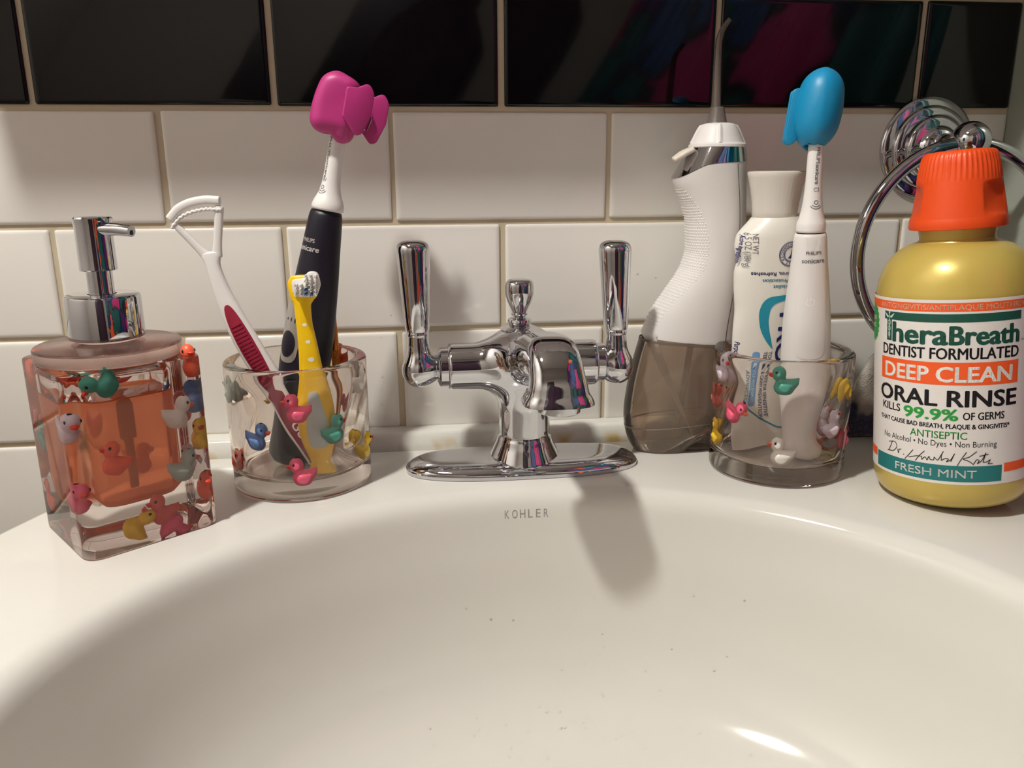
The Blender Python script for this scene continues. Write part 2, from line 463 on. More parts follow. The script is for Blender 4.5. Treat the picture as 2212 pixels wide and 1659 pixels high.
def make_sink():
    nseg = 240
    th = np.linspace(0, 2 * PI, nseg, endpoint=False)
    poly = [(-270, -18), (-317, -128), (-348, -215), (-352, -330), (-315, -430), (-200, -520), (-12, -552), (200, -520), (320, -430), (362, -330), (360, -215), (332, -128), (288, -18)]
    out = np.array(round_poly(poly, [14, 90, 90, 90, 120, 140, 160, 140, 120, 90, 90, 90, 14], 10))
    def ray(t):
        d = np.array((math.cos(t), math.sin(t))); best = None
        p = out - (SC_X, SC_Y); q = np.roll(p, -1, 0)
        e = q - p; den = d[0] * e[:, 1] - d[1] * e[:, 0]
        with np.errstate(all='ignore'):
            r = (p[:, 0] * e[:, 1] - p[:, 1] * e[:, 0]) / den; u = (p[:, 0] * d[1] - p[:, 1] * d[0]) / den
        r = r[(u >= -1e-6) & (u <= 1 + 1e-6) & (r > 0)]
        return r.max()
    R = np.array([ray(t) for t in th]); C, S = np.cos(th), np.sin(th)
    def outer(ins, z): return [(SC_X + (r - ins) * c, SC_Y + (r - ins) * s, z) for r, c, s in zip(R, C, S)]
    rs = [outer(150, -205), outer(100, -190), outer(50, -120), outer(22, -70), outer(6, -48), outer(0.5, -40), outer(0, -34), outer(0, -9), outer(.8, -5.5), outer(2.6, -2.6), outer(5.5, -.8), outer(9, 0)]
    inner = basin_pos(th, np.zeros(nseg))
    ol = np.array(rs[-1])
    for f in (.33, .66): rs.append([tuple(x) for x in ol + (inner - ol) * f])
    for s in np.linspace(0, _bs[-1], 64): rs.append([tuple(x) for x in basin_pos(th, np.full(nseg, s))])
    g = Geo(); g.add(*rings(rs))
    # low back lip against the tiles
    lip = [(1.2, -40), (-17.0, -40), (-17.6, 0), (-17.4, 2.4), (-16.4, 5), (-15.2, 8.4), (-13.5, 10.2), (-11, 10.8), (1.2, 11.0)]
    xs = [-282, -280, -277, -270] + list(np.linspace(-260, 280, 20)) + [294, 299, 301, 302]
    lr = []
    for x in xs:
        k = min(1, min(x + 283, 303 - x) / 12); k = math.sqrt(max(0, 1 - (1 - k) ** 2))
        lr.append([(x, -y0 if False else (y0 if y0 > 0 else y0 * (.3 + .7 * k)), z if z < 0 else z * (.6 + .4 * k)) for y0, z in lip])
    g.add(*rings(lr, True, True, closed=True))
    m = m_porc; nt = m.node_tree; b = nt.nodes['Principled BSDF']
    # faint mineral stains along the back crease
    tc = nt.nodes.new('ShaderNodeTexCoord'); sep = nt.nodes.new('ShaderNodeSeparateXYZ'); nz = nt.nodes.new('ShaderNodeTexNoise'); nz.inputs['Scale'].default_value = 38
    mr = nt.nodes.new('ShaderNodeMapRange'); mr.inputs[1].default_value = -.0245; mr.inputs[2].default_value = -.0175
    mz = nt.nodes.new('ShaderNodeMapRange'); mz.inputs[1].default_value = .007; mz.inputs[2].default_value = .001
    nr = nt.nodes.new('ShaderNodeMapRange'); nr.inputs[1].default_value = .52; nr.inputs[2].default_value = .66
    mul = nt.nodes.new('ShaderNodeMath'); mul.operation = 'MULTIPLY'; mu2 = nt.nodes.new('ShaderNodeMath'); mu2.operation = 'MULTIPLY'
    mx = nt.nodes.new('ShaderNodeMixRGB'); mx.inputs[1].default_value = b.inputs['Base Color'].default_value; mx.inputs[2].default_value = srgb('#c3a873')
    L = nt.links.new
    L(tc.outputs['Object'], sep.inputs[0]); L(tc.outputs['Object'], nz.inputs['Vector'])
    L(sep.outputs[1], mr.inputs[0]); L(sep.outputs[2], mz.inputs[0]); L(nz.outputs[0], nr.inputs[0])
    L(mr.outputs[0], mul.inputs[0]); L(mz.outputs[0], mul.inputs[1]); L(mul.outputs[0], mu2.inputs[0]); L(nr.outputs[0], mu2.inputs[1]); L(mu2.outputs[0], mx.inputs[0]); L(mx.outputs[0], b.inputs['Base Color'])
    o = g.obj('sink', m, sharp=50)
    tag(o, 'white glossy porcelain bathroom sink with a wide oval basin under the chrome faucet', 'sink')
    # maker's name under the faucet
    lg = Geo()
    def fn(u, v): return np.array(basin_pos(PI / 2 - (np.asarray(u) + 3.5) / SA, S_K - np.asarray(v))) + (0, -.08, .12)
    S_K = 24.0
    for k, ch in enumerate('KOHLER'): letter(lg, ch, (k - 2.5) * 5.3, 0, 5.6, w=3.1 if ch not in 'OH' else 3.7, bold=-.022, fn=fn)
    lg.obj('lettering', mat('grey_mark', '#8f8c88', 0.4), o, smooth=False)
    return o
sink = make_sink()
# pedestal carrying the sink
tag(mobj('sink_pedestal', *lathe([(130, -820), (128, -800), (100, -760), (82, -600), (80, -400), (95, -250), (125, -170)], 48, SC_X, SC_Y - 10), m_porc), 'white porcelain pedestal column standing under the sink', 'pedestal')

# ------------------------------------------------------------------ faucet
def make_faucet():
    t = thing('faucet', 'chrome two-handle bathroom faucet standing on the sink ledge', 'faucet', (-.0045, -.066, 0))
    def stad(a, b, n=96):
        r = b; out = []
        for i in range(n):
            q = 2 * PI * i / n; c, s = math.cos(q), math.sin(q); e = 2 / 2.5
            out.append((a * abs(c) ** (2 / 3.0) * (1 if c > 0 else -1), b * abs(s) ** (2 / 2.4) * (1 if s > 0 else -1)))
        return out
    rs = []
    for ins, z in ((0.6, 0), (0, .4), (0, 2.6), (.5, 3.2), (1.6, 3.5), (1.9, 4.2), (3.2, 5.6), (6.5, 7.6), (9, 8.6), (11, 9.1), (14, 9.4), (20, 9.6)):
        rs.append([(x, y, z) for x, y in stad(80.5 - ins, 28.5 - ins)])
    mobj('base_plate', *rings(rs), m_chrome, t, sharp=30)
    def body(P):
        q = P - np.array((1.2, 0, 0)); r = np.hypot(q[:, 0], q[:, 1])
        col = np.maximum(r - 17.4, np.abs(P[:, 2] - 40) - 38)
        fl = np.maximum(r - (25.0 - (P[:, 2] - 7.5) * .5), np.abs(P[:, 2] - 13.5) - 7.5) * .9
        d = smin(col, fl, 3.5)
        dome = d_ell(P, (-.5, 0, 75), (26.5, 24, 24))
        d = smin(d, dome, 14)
        d = smin(d, d_cyl(P, (0, 0, 72), 0, 15.6, 50, 1.6), 9)
        d = smin(d, d_cone(P, (0, 0, 78), (3, -42, 84), 15, 12), 10)
        return d
    mobj('body', *sdf_mesh(body, (-53, -58, 5), (53, 28, 103), 1.5), m_chrome, t, sharp=0)
    # spout: broad arch ending in a bell
    R = [(0, 1, -14, 82, 13, 11), (20, 3, -40, 90, 13.6, 11), (42, 5, -62, 94.5, 14.2, 11), (58, 6.3, -76, 95, 14.6, 11.5), (70, 7.2, -86, 90.5, 15, 12), (80, 7.8, -90, 83.5, 15.8, 12.8), (86, 8, -91.5, 78, 17.2, 14), (90, 8, -91.5, 74.2, 19.4, 15.4), (91.8, 8, -91.5, 72.4, 20.2, 16), (93, 8, -91.5, 71.2, 20.4, 16.2)]
    sp = Swept(R, (1, 0, 0), 3.2)
    mobj('spout', *sp.mesh(70, 72), m_chrome, t, sharp=40)
    mobj('aerator', *lathe([(11.5, 65.6), (12.3, 66.2), (12.5, 68), (12.5, 73)], 48, 8.6, -92), m_chrome, t)
    g = Geo(); g.add(*lathe([(0, 65.5), (11.4, 65.55), (11.4, 66)], 32, 8.6, -92)); g.obj('aerator_screen', mat('screen', '#55585a', 0.5, 0.6), t)
    # lift knob
    mobj('lift_knob', *lathe(smooth_prof([(0, 94), (13, 96.5), (9, 98.6), (6.5, 99.6)], 10) + [(7.4, 100.2), (8.0, 101.6), (7.6, 103), (6.2, 103.6), (4.2, 104), (4.1, 105.2), (5.2, 105.8), (5.4, 106.8)] +
         smooth_prof([(4.6, 107.4), (5.8, 110), (8.4, 116), (9.6, 121.5), (9.5, 125.5), (8.4, 128.4), (5, 129.6), (0, 129.9)], 26), 48, -1.8, 0), m_chrome, t)
    for sx, bx, lean, zb in ((-1, -68.6, -1.9, 70.2), (1, 64.8, -3.0, 68.2)):
        g = Geo()
        h = thing('handle', None, None); h.parent = t
        def hub(P):
            d = d_ell(P, (bx, 0, zb), (12.0, 11.6, 11.6))
            d = smin(d, d_cone(P, (bx, 0, zb + 4), (bx + lean * .35, 0, zb + 25), 8.2, 6.6), 5)
            d = smin(d, d_cyl(P, (bx - sx * 8, 0, 71.8), 0, 7.2, 6, .5), 5)
            return d
        mobj('hub', *sdf_mesh(hub, (bx - 18, -15, zb - 15), (bx + 18, 15, zb + 26), 1.0), m_chrome, h, sharp=0)
        co = lathe([(12.2, 0), (13.2, .8), (13.2, 6.2), (12.2, 7.4), (8.5, 9)], 48)
        v = [((sx * (48.5 + p[2])), p[0], 71.8 + p[1]) for p in co[0]]
        f = co[1] if sx > 0 else [tuple(reversed(q)) for q in co[1]]
        mobj('collar', v, f, m_chrome, h)
        L = smooth_prof([(6.2, 22.5), (7.2, 23.4), (7.3, 25.2), (6.9, 26.2)], 8) + smooth_prof([(7.6, 26.6), (8.1, 29), (9.5, 54), (10.7, 76), (10.9, 79.2), (10.3, 82), (8.4, 84.2), (5, 85.3), (0, 85.6)], 44)
        v, f = lathe(L, 56)
        v = [(x + bx + lean * z / 80, y, z + zb) for x, y, z in v]
        mobj('lever', v, f, m_chrome, h)
    return t
make_faucet()

# ------------------------------------------------------------------ towel ring and towel
def make_towel_ring():
    t = thing('towel_ring', 'chrome towel ring with a stepped round rosette screwed to the wall tiles', 'towel ring', (.3107, 0, .2133))
    P = smooth_prof([(36.8, 0), (37, 2.2), (35, 4.2), (32, 5.2)], 12) + smooth_prof([(30.4, 5.6), (29.2, 8.4), (26.4, 9.8), (24.8, 10.2)], 12) + smooth_prof([(23.4, 10.8), (22, 14), (19, 15.6), (17, 16)], 12) + smooth_prof([(15.4, 16.4), (13, 19.5), (8.5, 22), (6.6, 27), (6.2, 34)], 16) + [(6.2, 40), (0, 40)]
    v, f = lathe(P, 72)
    mobj('rosette', [(x, -z - .3, y) for x, y, z in v], f, m_chrome, t)
    mobj('finial', *sphere((1.5, -48, 3.4), 13.2, 40, 26), m_chrome, t)
    cz = -73; v = []; rr = 74.5; rs = []
    for i in range(120):
        a = 2 * PI * i / 120; c = np.array((rr * math.cos(a), 0, rr * math.sin(a))); n = np.array((math.cos(a), 0, math.sin(a)))
        rs.append([tuple(c + n * 5.0 * math.cos(b) + np.array((0, 1, 0)) * 5.0 * math.sin(b) + (1.5, -48, cz)) for b in np.linspace(0, 2 * PI, 20, endpoint=False)])
    vv, ff = rings(rs, False, False); n = 20
    ff += [(119 * n + i, 119 * n + (i + 1) % n, (i + 1) % n, i) for i in range(n)]
    mobj('ring', vv, ff, m_chrome, t)
    return t
make_towel_ring()

def make_towel():
    # cloth drawn through the ring: narrow at the ring, spreading to the ledge, folded double
    m = mat('towel_pile', '#8d8478', 0.95, sheen=.5); nt = m.node_tree; b = nt.nodes['Principled BSDF']
    tc = nt.nodes.new('ShaderNodeTexCoord'); mp = nt.nodes.new('ShaderNodeMapping'); mp.inputs['Scale'].default_value = (1, 1, 1); mp.inputs['Location'].default_value = (.012, .03, .004)
    nz = nt.nodes.new('ShaderNodeTexNoise'); nz.inputs['Scale'].default_value = 22; nz.inputs['Detail'].default_value = 3
    cr = nt.nodes.new('ShaderNodeValToRGB'); e = cr.color_ramp.elements
    e[0].position = .50; e[0].color = srgb('#23244a'); e[1].position = .54; e[1].color = srgb('#a0958a')
    k = e.new(.62); k.color = srgb('#e0d9cd'); k = e.new(.82); k.color = srgb('#a89c92')
    nt.links.new(tc.outputs['Object'], mp.inputs[0]); nt.links.new(mp.outputs[0], nz.inputs['Vector']); sx_ = nt.nodes.new('ShaderNodeSeparateXYZ'); nt.links.new(tc.outputs['Object'], sx_.inputs[0])
    ma = nt.nodes.new('ShaderNodeMath'); ma.operation = 'MULTIPLY'; ma.inputs[1].default_value = 6.5; nt.links.new(sx_.outputs[2], ma.inputs[0])
    mb = nt.nodes.new('ShaderNodeMath'); mb.operation = 'MULTIPLY_ADD'; mb.inputs[1].default_value = .75; nt.links.new(nz.outputs[0], mb.inputs[0]); nt.links.new(ma.outputs[0], mb.inputs[2])
    nt.links.new(mb.outputs[0], cr.inputs[0]); nt.links.new(cr.outputs[0], b.inputs['Base Color'])
    n2 = nt.nodes.new('ShaderNodeTexNoise'); n2.inputs['Scale'].default_value = 900; bp = nt.nodes.new('ShaderNodeBump'); bp.inputs['Strength'].default_value = .9; bp.inputs['Distance'].default_value = .002
    nt.links.new(tc.outputs['Object'], n2.inputs['Vector']); nt.links.new(n2.outputs[0], bp.inputs['Height']); nt.links.new(bp.outputs[0], b.inputs['Normal'])
    rnd = random.Random(2); nu, rs = 60, []
    def sec(z, x0, x1, yc, th, amp):
        ring = []
        for i in range(nu * 2):
            front = i < nu; q = (i / (nu - 1)) if front else 1 - (i - nu) / (nu - 1)
            x = x0 + (x1 - x0) * q
            y = yc + amp * math.sin(q * 13 + z * .01) * (.4 + .6 * q) + (-th if front else th) * (max(0, 1 - (2 * q - 1) ** 8)) ** .5
            ring.append((x, y, z))
        return ring
    for z, x0, x1, yc, th, amp in ((.6, 244, 366, -36, 7, 5), (3, 243.5, 366.5, -36, 8.5, 5), (12, 245, 366, -37, 9, 5), (25, 247.5, 365, -39, 9, 4.5), (45, 252, 362, -42, 9, 4), (62, 258, 356, -46, 10, 3), (72, 266, 350, -48, 10.5, 2), (79, 280, 340, -48, 9, 1), (82, 292, 330, -48, 5, .5)):
        rs.append(sec(z, x0, x1, yc, th, amp))
    o = mobj('hand_towel', *rings(rs), m, sharp=70)
    tag(o, 'fluffy grey, white and navy patterned hand towel hanging from the towel ring', 'towel')
make_towel()
# ------------------------------------------------------------------ rubber ducks set in the resin
def duck_sdf(P):
    P = P * np.array((1.2, 1.0, .9))
    d = d_ell(P, (0, 0, 0), (7.4, 4.2, 5.0))
    d = smin(d, d_ell(P, (-5.8, 0, 2.6), (4.2, 3.0, 2.6)), 2.0)
    d = smin(d, d_cone(P, (-6, 0, 2), (-9.4, 0, 5.0), 2.4, .9), 1.6)
    d = smin(d, d_ell(P, (4.2, 0, 7.6), (5.0, 3.8, 4.4)), 1.6)
    d = smin(d, d_cone(P, (2, 3.3, .6), (-4.2, 3.1, 1.4), 1.5, .8), .8)
    d = smin(d, d_cone(P, (2, -3.3, .6), (-4.2, -3.1, 1.4), 1.5, .8), .8)
    return smax(d, -(P[:, 2] + 4.6), .8) * .85
_dv, _df = sdf_mesh(duck_sdf, (-11.5, -5.5, -6), (10, 5.5, 13), 0.8)
_bk = Geo()
_bk.add(*sphere((7.8, 0, 8.0), (2.1, 2.0, .9), 16, 10)); _bk.add(*sphere((7.5, 0, 6.9), (1.7, 1.7, .8), 16, 10))
DUCK = {}
def duck(parent, color, loc, az, flip=False, tilt=0.0, pitch=0.0, s=1.0, bill='#e0432c', roll=0.0):
    """az: direction (world) the duck's flat side faces; flip: look the other way; tilt in that plane (radians)"""
    m = mat('duck_' + color.lstrip('#'), color, 0.35, sss=.0); mb = mat('bill_' + bill.lstrip('#'), bill, .35)
    # local: x = beak, y = thickness (side faces -y), z up
    R = Matrix.Rotation(az + PI / 2, 4, 'Z') @ Matrix.Rotation(pitch, 4, 'X') @ (Matrix.Rotation(PI, 4, 'Z') if flip else Matrix.Identity(4)) @ Matrix.Rotation(-tilt if flip else tilt, 4, 'Y') @ Matrix.Rotation(roll, 4, 'Z')
    MW = Matrix.Translation(Vector(loc) * .001) @ R @ Matrix.Scale(s, 4)
    if not DUCK:
        o = mobj('rubber_duck', _dv, _df, m, sharp=0)
        b = mobj('beak', _bk.v, _bk.f, mb); e = mobj('eye', *sphere((0, 0, 0), (.8, .45, .95), 12, 8), m_black)
        DUCK['d'] = (o.data, b.data, e.data); first = (o, b, e)
    D = DUCK['d']
    if 'used' in DUCK:
        o = bpy.data.objects.new('rubber_duck', D[0]); b = bpy.data.objects.new('beak', D[1]); e = bpy.data.objects.new('eye', D[2])
        for q in (o, b, e): COL.objects.link(q)
    else: o, b, e = first; DUCK['used'] = 1
    for q, mm in ((o, m), (b, mb)):
        q.material_slots[0].link = 'OBJECT'; q.material_slots[0].material = mm
    o.parent = parent; o.matrix_local = MW
    names = {'#e8607f': 'pink', '#4f9d8b': 'teal green', '#5f7fb3': 'blue', '#e5ded6': 'white', '#e9c02b': 'yellow', '#f4694a': 'coral orange', '#dcccd8': 'pale lilac', '#a9b8ae': 'pale grey green', '#ee5f9d': 'bright pink', '#e88': 'rose', '#d9635c': 'red'}
    o['label'] = names.get(color, 'small') + ' rubber duck set in the clear resin'
    b.parent = o
    e.parent = o; e.location = (.0052, -.0034, .0094)
    e2 = bpy.data.objects.new('eye', D[2]); COL.objects.link(e2); e2.parent = o; e2.location = (.0052, .0034, .0094)
    return o
PINK, TEAL, BLUE, WHT, YEL, COR, LIL, GRY, RED = '#e8607f', '#4f9d8b', '#5f7fb3', '#e5ded6', '#e9c02b', '#f4694a', '#dcccd8', '#a9b8ae', '#d9635c'

# ------------------------------------------------------------------ tumblers
def tumbler(label, loc, ducks, ph=0.0):
    t = thing('tumbler', label, 'tumbler', loc, group='clear duck tumblers')
    H, Rb, Rt = 83.0, 44.3, 44.8
    def ro(z): return Rb + (Rt - Rb) * z / H
    def ri(z, a):
        k = min(1, max(0, (z - 14) / 14)) * min(1, max(0, (H - 6 - z) / 12))
        return 37.0 - (1.1 * math.sin(3 * a + ph + z * .05) + .9 * math.sin(5 * a - 1.3 * ph - z * .07) + .6 * math.sin(2 * a + z * .11)) * k
    n = 120; th = [2 * PI * i / n for i in range(n)]; rs = []
    def ring(z, f): rs.append([(f(a) * math.cos(a), f(a) * math.sin(a), z) for a in th])
    for r, z in ((.01, 0), (20, 0), (Rb - 2.2, 0), (Rb - .7, .5), (Rb - .1, 1.8)): ring(z, lambda a: r)
    for z in np.linspace(4, H - 2.4, 20): ring(z, lambda a: ro(z))
    for k in range(1, 9):
        q = PI * k / 9; ring(H - 2.4 + 2.4 * math.sin(q), lambda a: (ro(H) + ri(H, a)) / 2 + (ro(H) - ri(H, a)) / 2 * math.cos(q) if False else (ri(H, a) + (ro(H) - ri(H, a)) * (.5 + .5 * math.copysign(abs(math.cos(q)) ** .55, math.cos(q)))))
    for z in np.linspace(H - 2.4, 14.5, 40): ring(z, lambda a: ri(z, a))
    for r, z in ((36.2, 12.6), (34.6, 11.3), (32, 10.8), (20, 10.6), (.01, 10.6)): ring(z, lambda a: r)
    v, f = rings(rs, True, True)
    mobj('cup_body', v, f, m_resin, t, sharp=0)
    cd = math.atan2(CAM_P.y - loc[1], CAM_P.x - loc[0])
    for c, u, z, flip, tilt, kw in ducks:
        # u: offset in degrees round the wall from the side facing the camera (positive to the right)
        a = cd + math.radians(u); r = 40.9
        duck(t, c, (r * math.cos(a), r * math.sin(a), z), a, flip, tilt, **kw)
    return t
CL = (-.1525, -.0705, .0002); CR = (.168, -.090, .0002)
tumbler('clear duck tumbler holding the dark toothbrush with the pink cover', CL, [
    (PINK, -2, 56, True, .06, {}), (PINK, -1, 15.5, True, 0, {}), (BLUE, -39, 38, False, .08, {}), (TEAL, 28, 39.5, False, -.12, {}),
    (WHT, 62, 66, False, .1, dict(bill='#d8352b')), (YEL, 66, 20.5, False, .0, dict(roll=-.6)), (GRY, -74, 64, True, -.5, {}), (COR, -75, 19, False, .35, {}),
    (YEL, -140, 46, True, .1, dict(s=.75)), (PINK, 118, 44, False, .7, {}), (PINK, 165, 70, True, 0, {}), (COR, 128, 72, False, .2, {}), (LIL, -165, 22, True, .0, {})], .4)
tumbler('clear duck tumbler holding the toothpaste tube and the white toothbrush', CR, [
    (TEAL, 3, 66.5, True, .0, {}), (PINK, -42, 43, False, .5, dict(bill='#f07a45')), (WHT, 5, 20, True, .12, dict(bill='#e2512d')), (YEL, -66, 22, True, .25, {}),
    (YEL, 63, 64, True, 2.6, dict(bill='#ef8a4a')), (LIL, 52, 37, False, -.3, {}), (LIL, -60, 67, False, -.2, {}), (RED, -83, 46, True, .6, dict(s=.9)),
    (PINK, 84, 24, False, .5, {}), (COR, -140, 74, False, .0, {}), (PINK, 175, 50, True, .2, {}), (TEAL, 140, 22, False, 0, {})], 2.2)

# ------------------------------------------------------------------ soap dispenser
def make_dispenser():
    A = math.radians(38)
    t = thing('soap_dispenser', 'square clear resin soap dispenser full of orange soap and little ducks, with a chrome pump', 'soap dispenser', (-.2428, -.1314, .0002))
    c, s = math.cos(A), math.sin(A)
    def W(p): return [(x * c - y * s, x * s + y * c, z) for x, y, z in p]
    def sq(h, r, z, n=10): return [(p[0], p[1], z) for p in round_poly([(-h, -h), (h, -h), (h, h), (-h, h)], r, n)]
    rs = [W(sq(h, r, z)) for h, r, z in ((35.8, 10, 0), (36.5, 10, .7), (36.6, 10, 2), (36.6, 10, 50), (36.6, 10, 98), (36.4, 10, 99.4), (35.6, 9.6, 100), (20, 8, 100.2))]
    mobj('resin_block', *rings(rs), glass('dispenser_resin', '#efe9e7', 1.47, .035), t, sharp=40)
    # liquid and the air above it, both inside the block (indices relative to the resin)
    m_soap = bpy.data.materials.new('orange_soap'); m_soap.use_nodes = True; nt = m_soap.node_tree; nt.nodes.clear()
    out = nt.nodes.new('ShaderNodeOutputMaterial'); g = nt.nodes.new('ShaderNodeBsdfGlass'); g.inputs['Color'].default_value = srgb('#ffc7a6'); g.inputs['IOR'].default_value = .93; g.inputs['Roughness'].default_value = .12
    tr = nt.nodes.new('ShaderNodeBsdfTranslucent'); tr.inputs[0].default_value = srgb('#ffb48c'); df = nt.nodes.new('ShaderNodeBsdfDiffuse'); df.inputs[0].default_value = srgb('#ffb28b')
    a1 = nt.nodes.new('ShaderNodeMixShader'); a1.inputs[0].default_value = .5; a2 = nt.nodes.new('ShaderNodeMixShader'); a2.inputs[0].default_value = .42
    L = nt.links.new; L(tr.outputs[0], a1.inputs[1]); L(df.outputs[0], a1.inputs[2]); L(g.outputs[0], a2.inputs[1]); L(a1.outputs[0], a2.inputs[2]); L(a2.outputs[0], out.inputs[0])
    rs = [W(sq(h, r, z)) for h, r, z in ((12, 9, 21), (19, 12, 22), (22.4, 13, 26), (23.2, 14, 32), (23.4, 14, 81), (23.3, 14, 81.2))]
    mobj('soap', *rings(rs), m_soap, t, sharp=50)
    rs = [W(sq(h, r, z)) for h, r, z in ((23.2, 14, 81.7), (23.4, 14, 82), (23.4, 14, 92), (21, 12, 96), (16, 10, 97.5))]
    mobj('air_pocket', *rings(rs), glass('air_in_resin', '#ffffff', 1 / 1.47), t, sharp=50)
    g = Geo(); g.add(*lathe([(2.2, 26), (2.4, 27), (2.4, 81)], 20)); g.add(*lathe([(4.2, 55), (4.4, 56), (4.4, 74), (3, 77)], 20))
    g.obj('dip_tube', mat('dip_tube', '#8b7f72', .5), t)
    # clear round lid, then the chrome pump
    mobj('lid', *lathe([(37.0, 100.25), (37.4, 100.8), (37.4, 106.4), (36.8, 107.4), (35.6, 107.9), (17, 109), (15.6, 109.4), (15.4, 112), (.01, 112)], 90), glass('frosted_resin', '#f3e9e6', 1.47, .18), t, sharp=30)
    mobj('collar', *lathe([(18.2, 110.6), (19.2, 111), (19.3, 112), (19.2, 132.6), (18.7, 133.9), (17.6, 134.3), (7.4, 134.4), (7.3, 133), (.01, 133)], 72), m_chrome, t, sharp=30)
    mobj('stem', *lathe([(6.6, 133), (6.5, 150)], 48), m_chrome, t)
    g = Geo(); g.add(*lathe([(7, 147.2), (9.2, 147.2), (9.5, 147.7), (9.4, 149), (9.3, 171), (9.7, 173.2), (9.8, 174.4), (9.3, 175.2), (.01, 175.5)], 56))
    o = g.obj('pump_head', m_chrome, t, sharp=30)
    d = np.array((.9, -.42, 0)); d /= np.linalg.norm(d)
    rows = [(0, *(d * 4 + (0, 0, 169.2)), 5.6, 3.6), (6, *(d * 11 + (0, 0, 169.0)), 4.6, 3.4), (12, *(d * 17 + (0, 0, 168.8)), 3.6, 3.2), (20, *(d * 25 + (0, 0, 168.0)), 2.9, 2.9)]
    n = Swept(rows, (-d[1], d[0], 0))
    mobj('nozzle', *n.mesh(24, 32), m_chrome, t)
    e = d * 25.15 + (0, 0, 168.0)
    mobj('nozzle_hole', *rings([[tuple(e + np.array((-d[1], d[0], 0)) * r * math.cos(a) + np.array((0, 0, 1)) * r * math.sin(a) - d * (0.3 if r > 1.8 else -.05)) for a in np.linspace(0, 2 * PI, 24, endpoint=False)] for r in (1.95, 1.9, .02)]), m_black, t)
    # faces: local axes of the block; 'F' faces front right, 'L' front left
    def place(col, face, u, z, flip, tilt, dep=5.2, **kw):
        h = 36.6 - dep
        p, az = {'F': ((u, -h), A - PI / 2), 'L': ((-h, -u), A + PI), 'R': ((h, u), A), 'B': ((-u, h), A + PI / 2)}[face]
        duck(t, col, (p[0] * c - p[1] * s, p[0] * s + p[1] * c, z), az, flip, tilt, **kw)
    for q in [(TEAL, 'F', -14, 91, True, -.9), (WHT, 'F', 19, 66, False, .1), (COR, 'F', -16, 48, True, .35), (GRY, 'F', 19, 35, False, .08), (YEL, 'F', -11, 11, True, 1.5), (RED, 'F', 6, 13, True, .1), (PINK, 'F', 10, 3.6 + 4, True, 2.9),
              (COR, 'R', -26, 92, True, .2), (BLUE, 'R', -22, 71, False, 0), (YEL, 'R', -27, 50, True, .15), (COR, 'R', -27, 20, True, -.1), (LIL, 'R', 6, 30, True, .1), (RED, 'R', 2, 62, False, .2),
              (COR, 'L', -20, 92, False, .5), (LIL, 'L', 22, 68, False, .3), (PINK, 'L', 22, 29, False, .1), (TEAL, 'L', -18, 54, False, 0), (COR, 'L', -20, 18, True, .2),
              (RED, 'B', 14, 58, False, .3), (RED, 'B', -12, 30, True, .1), (COR, 'B', -10, 84, False, 0)]:
        place(*q)
make_dispenser()

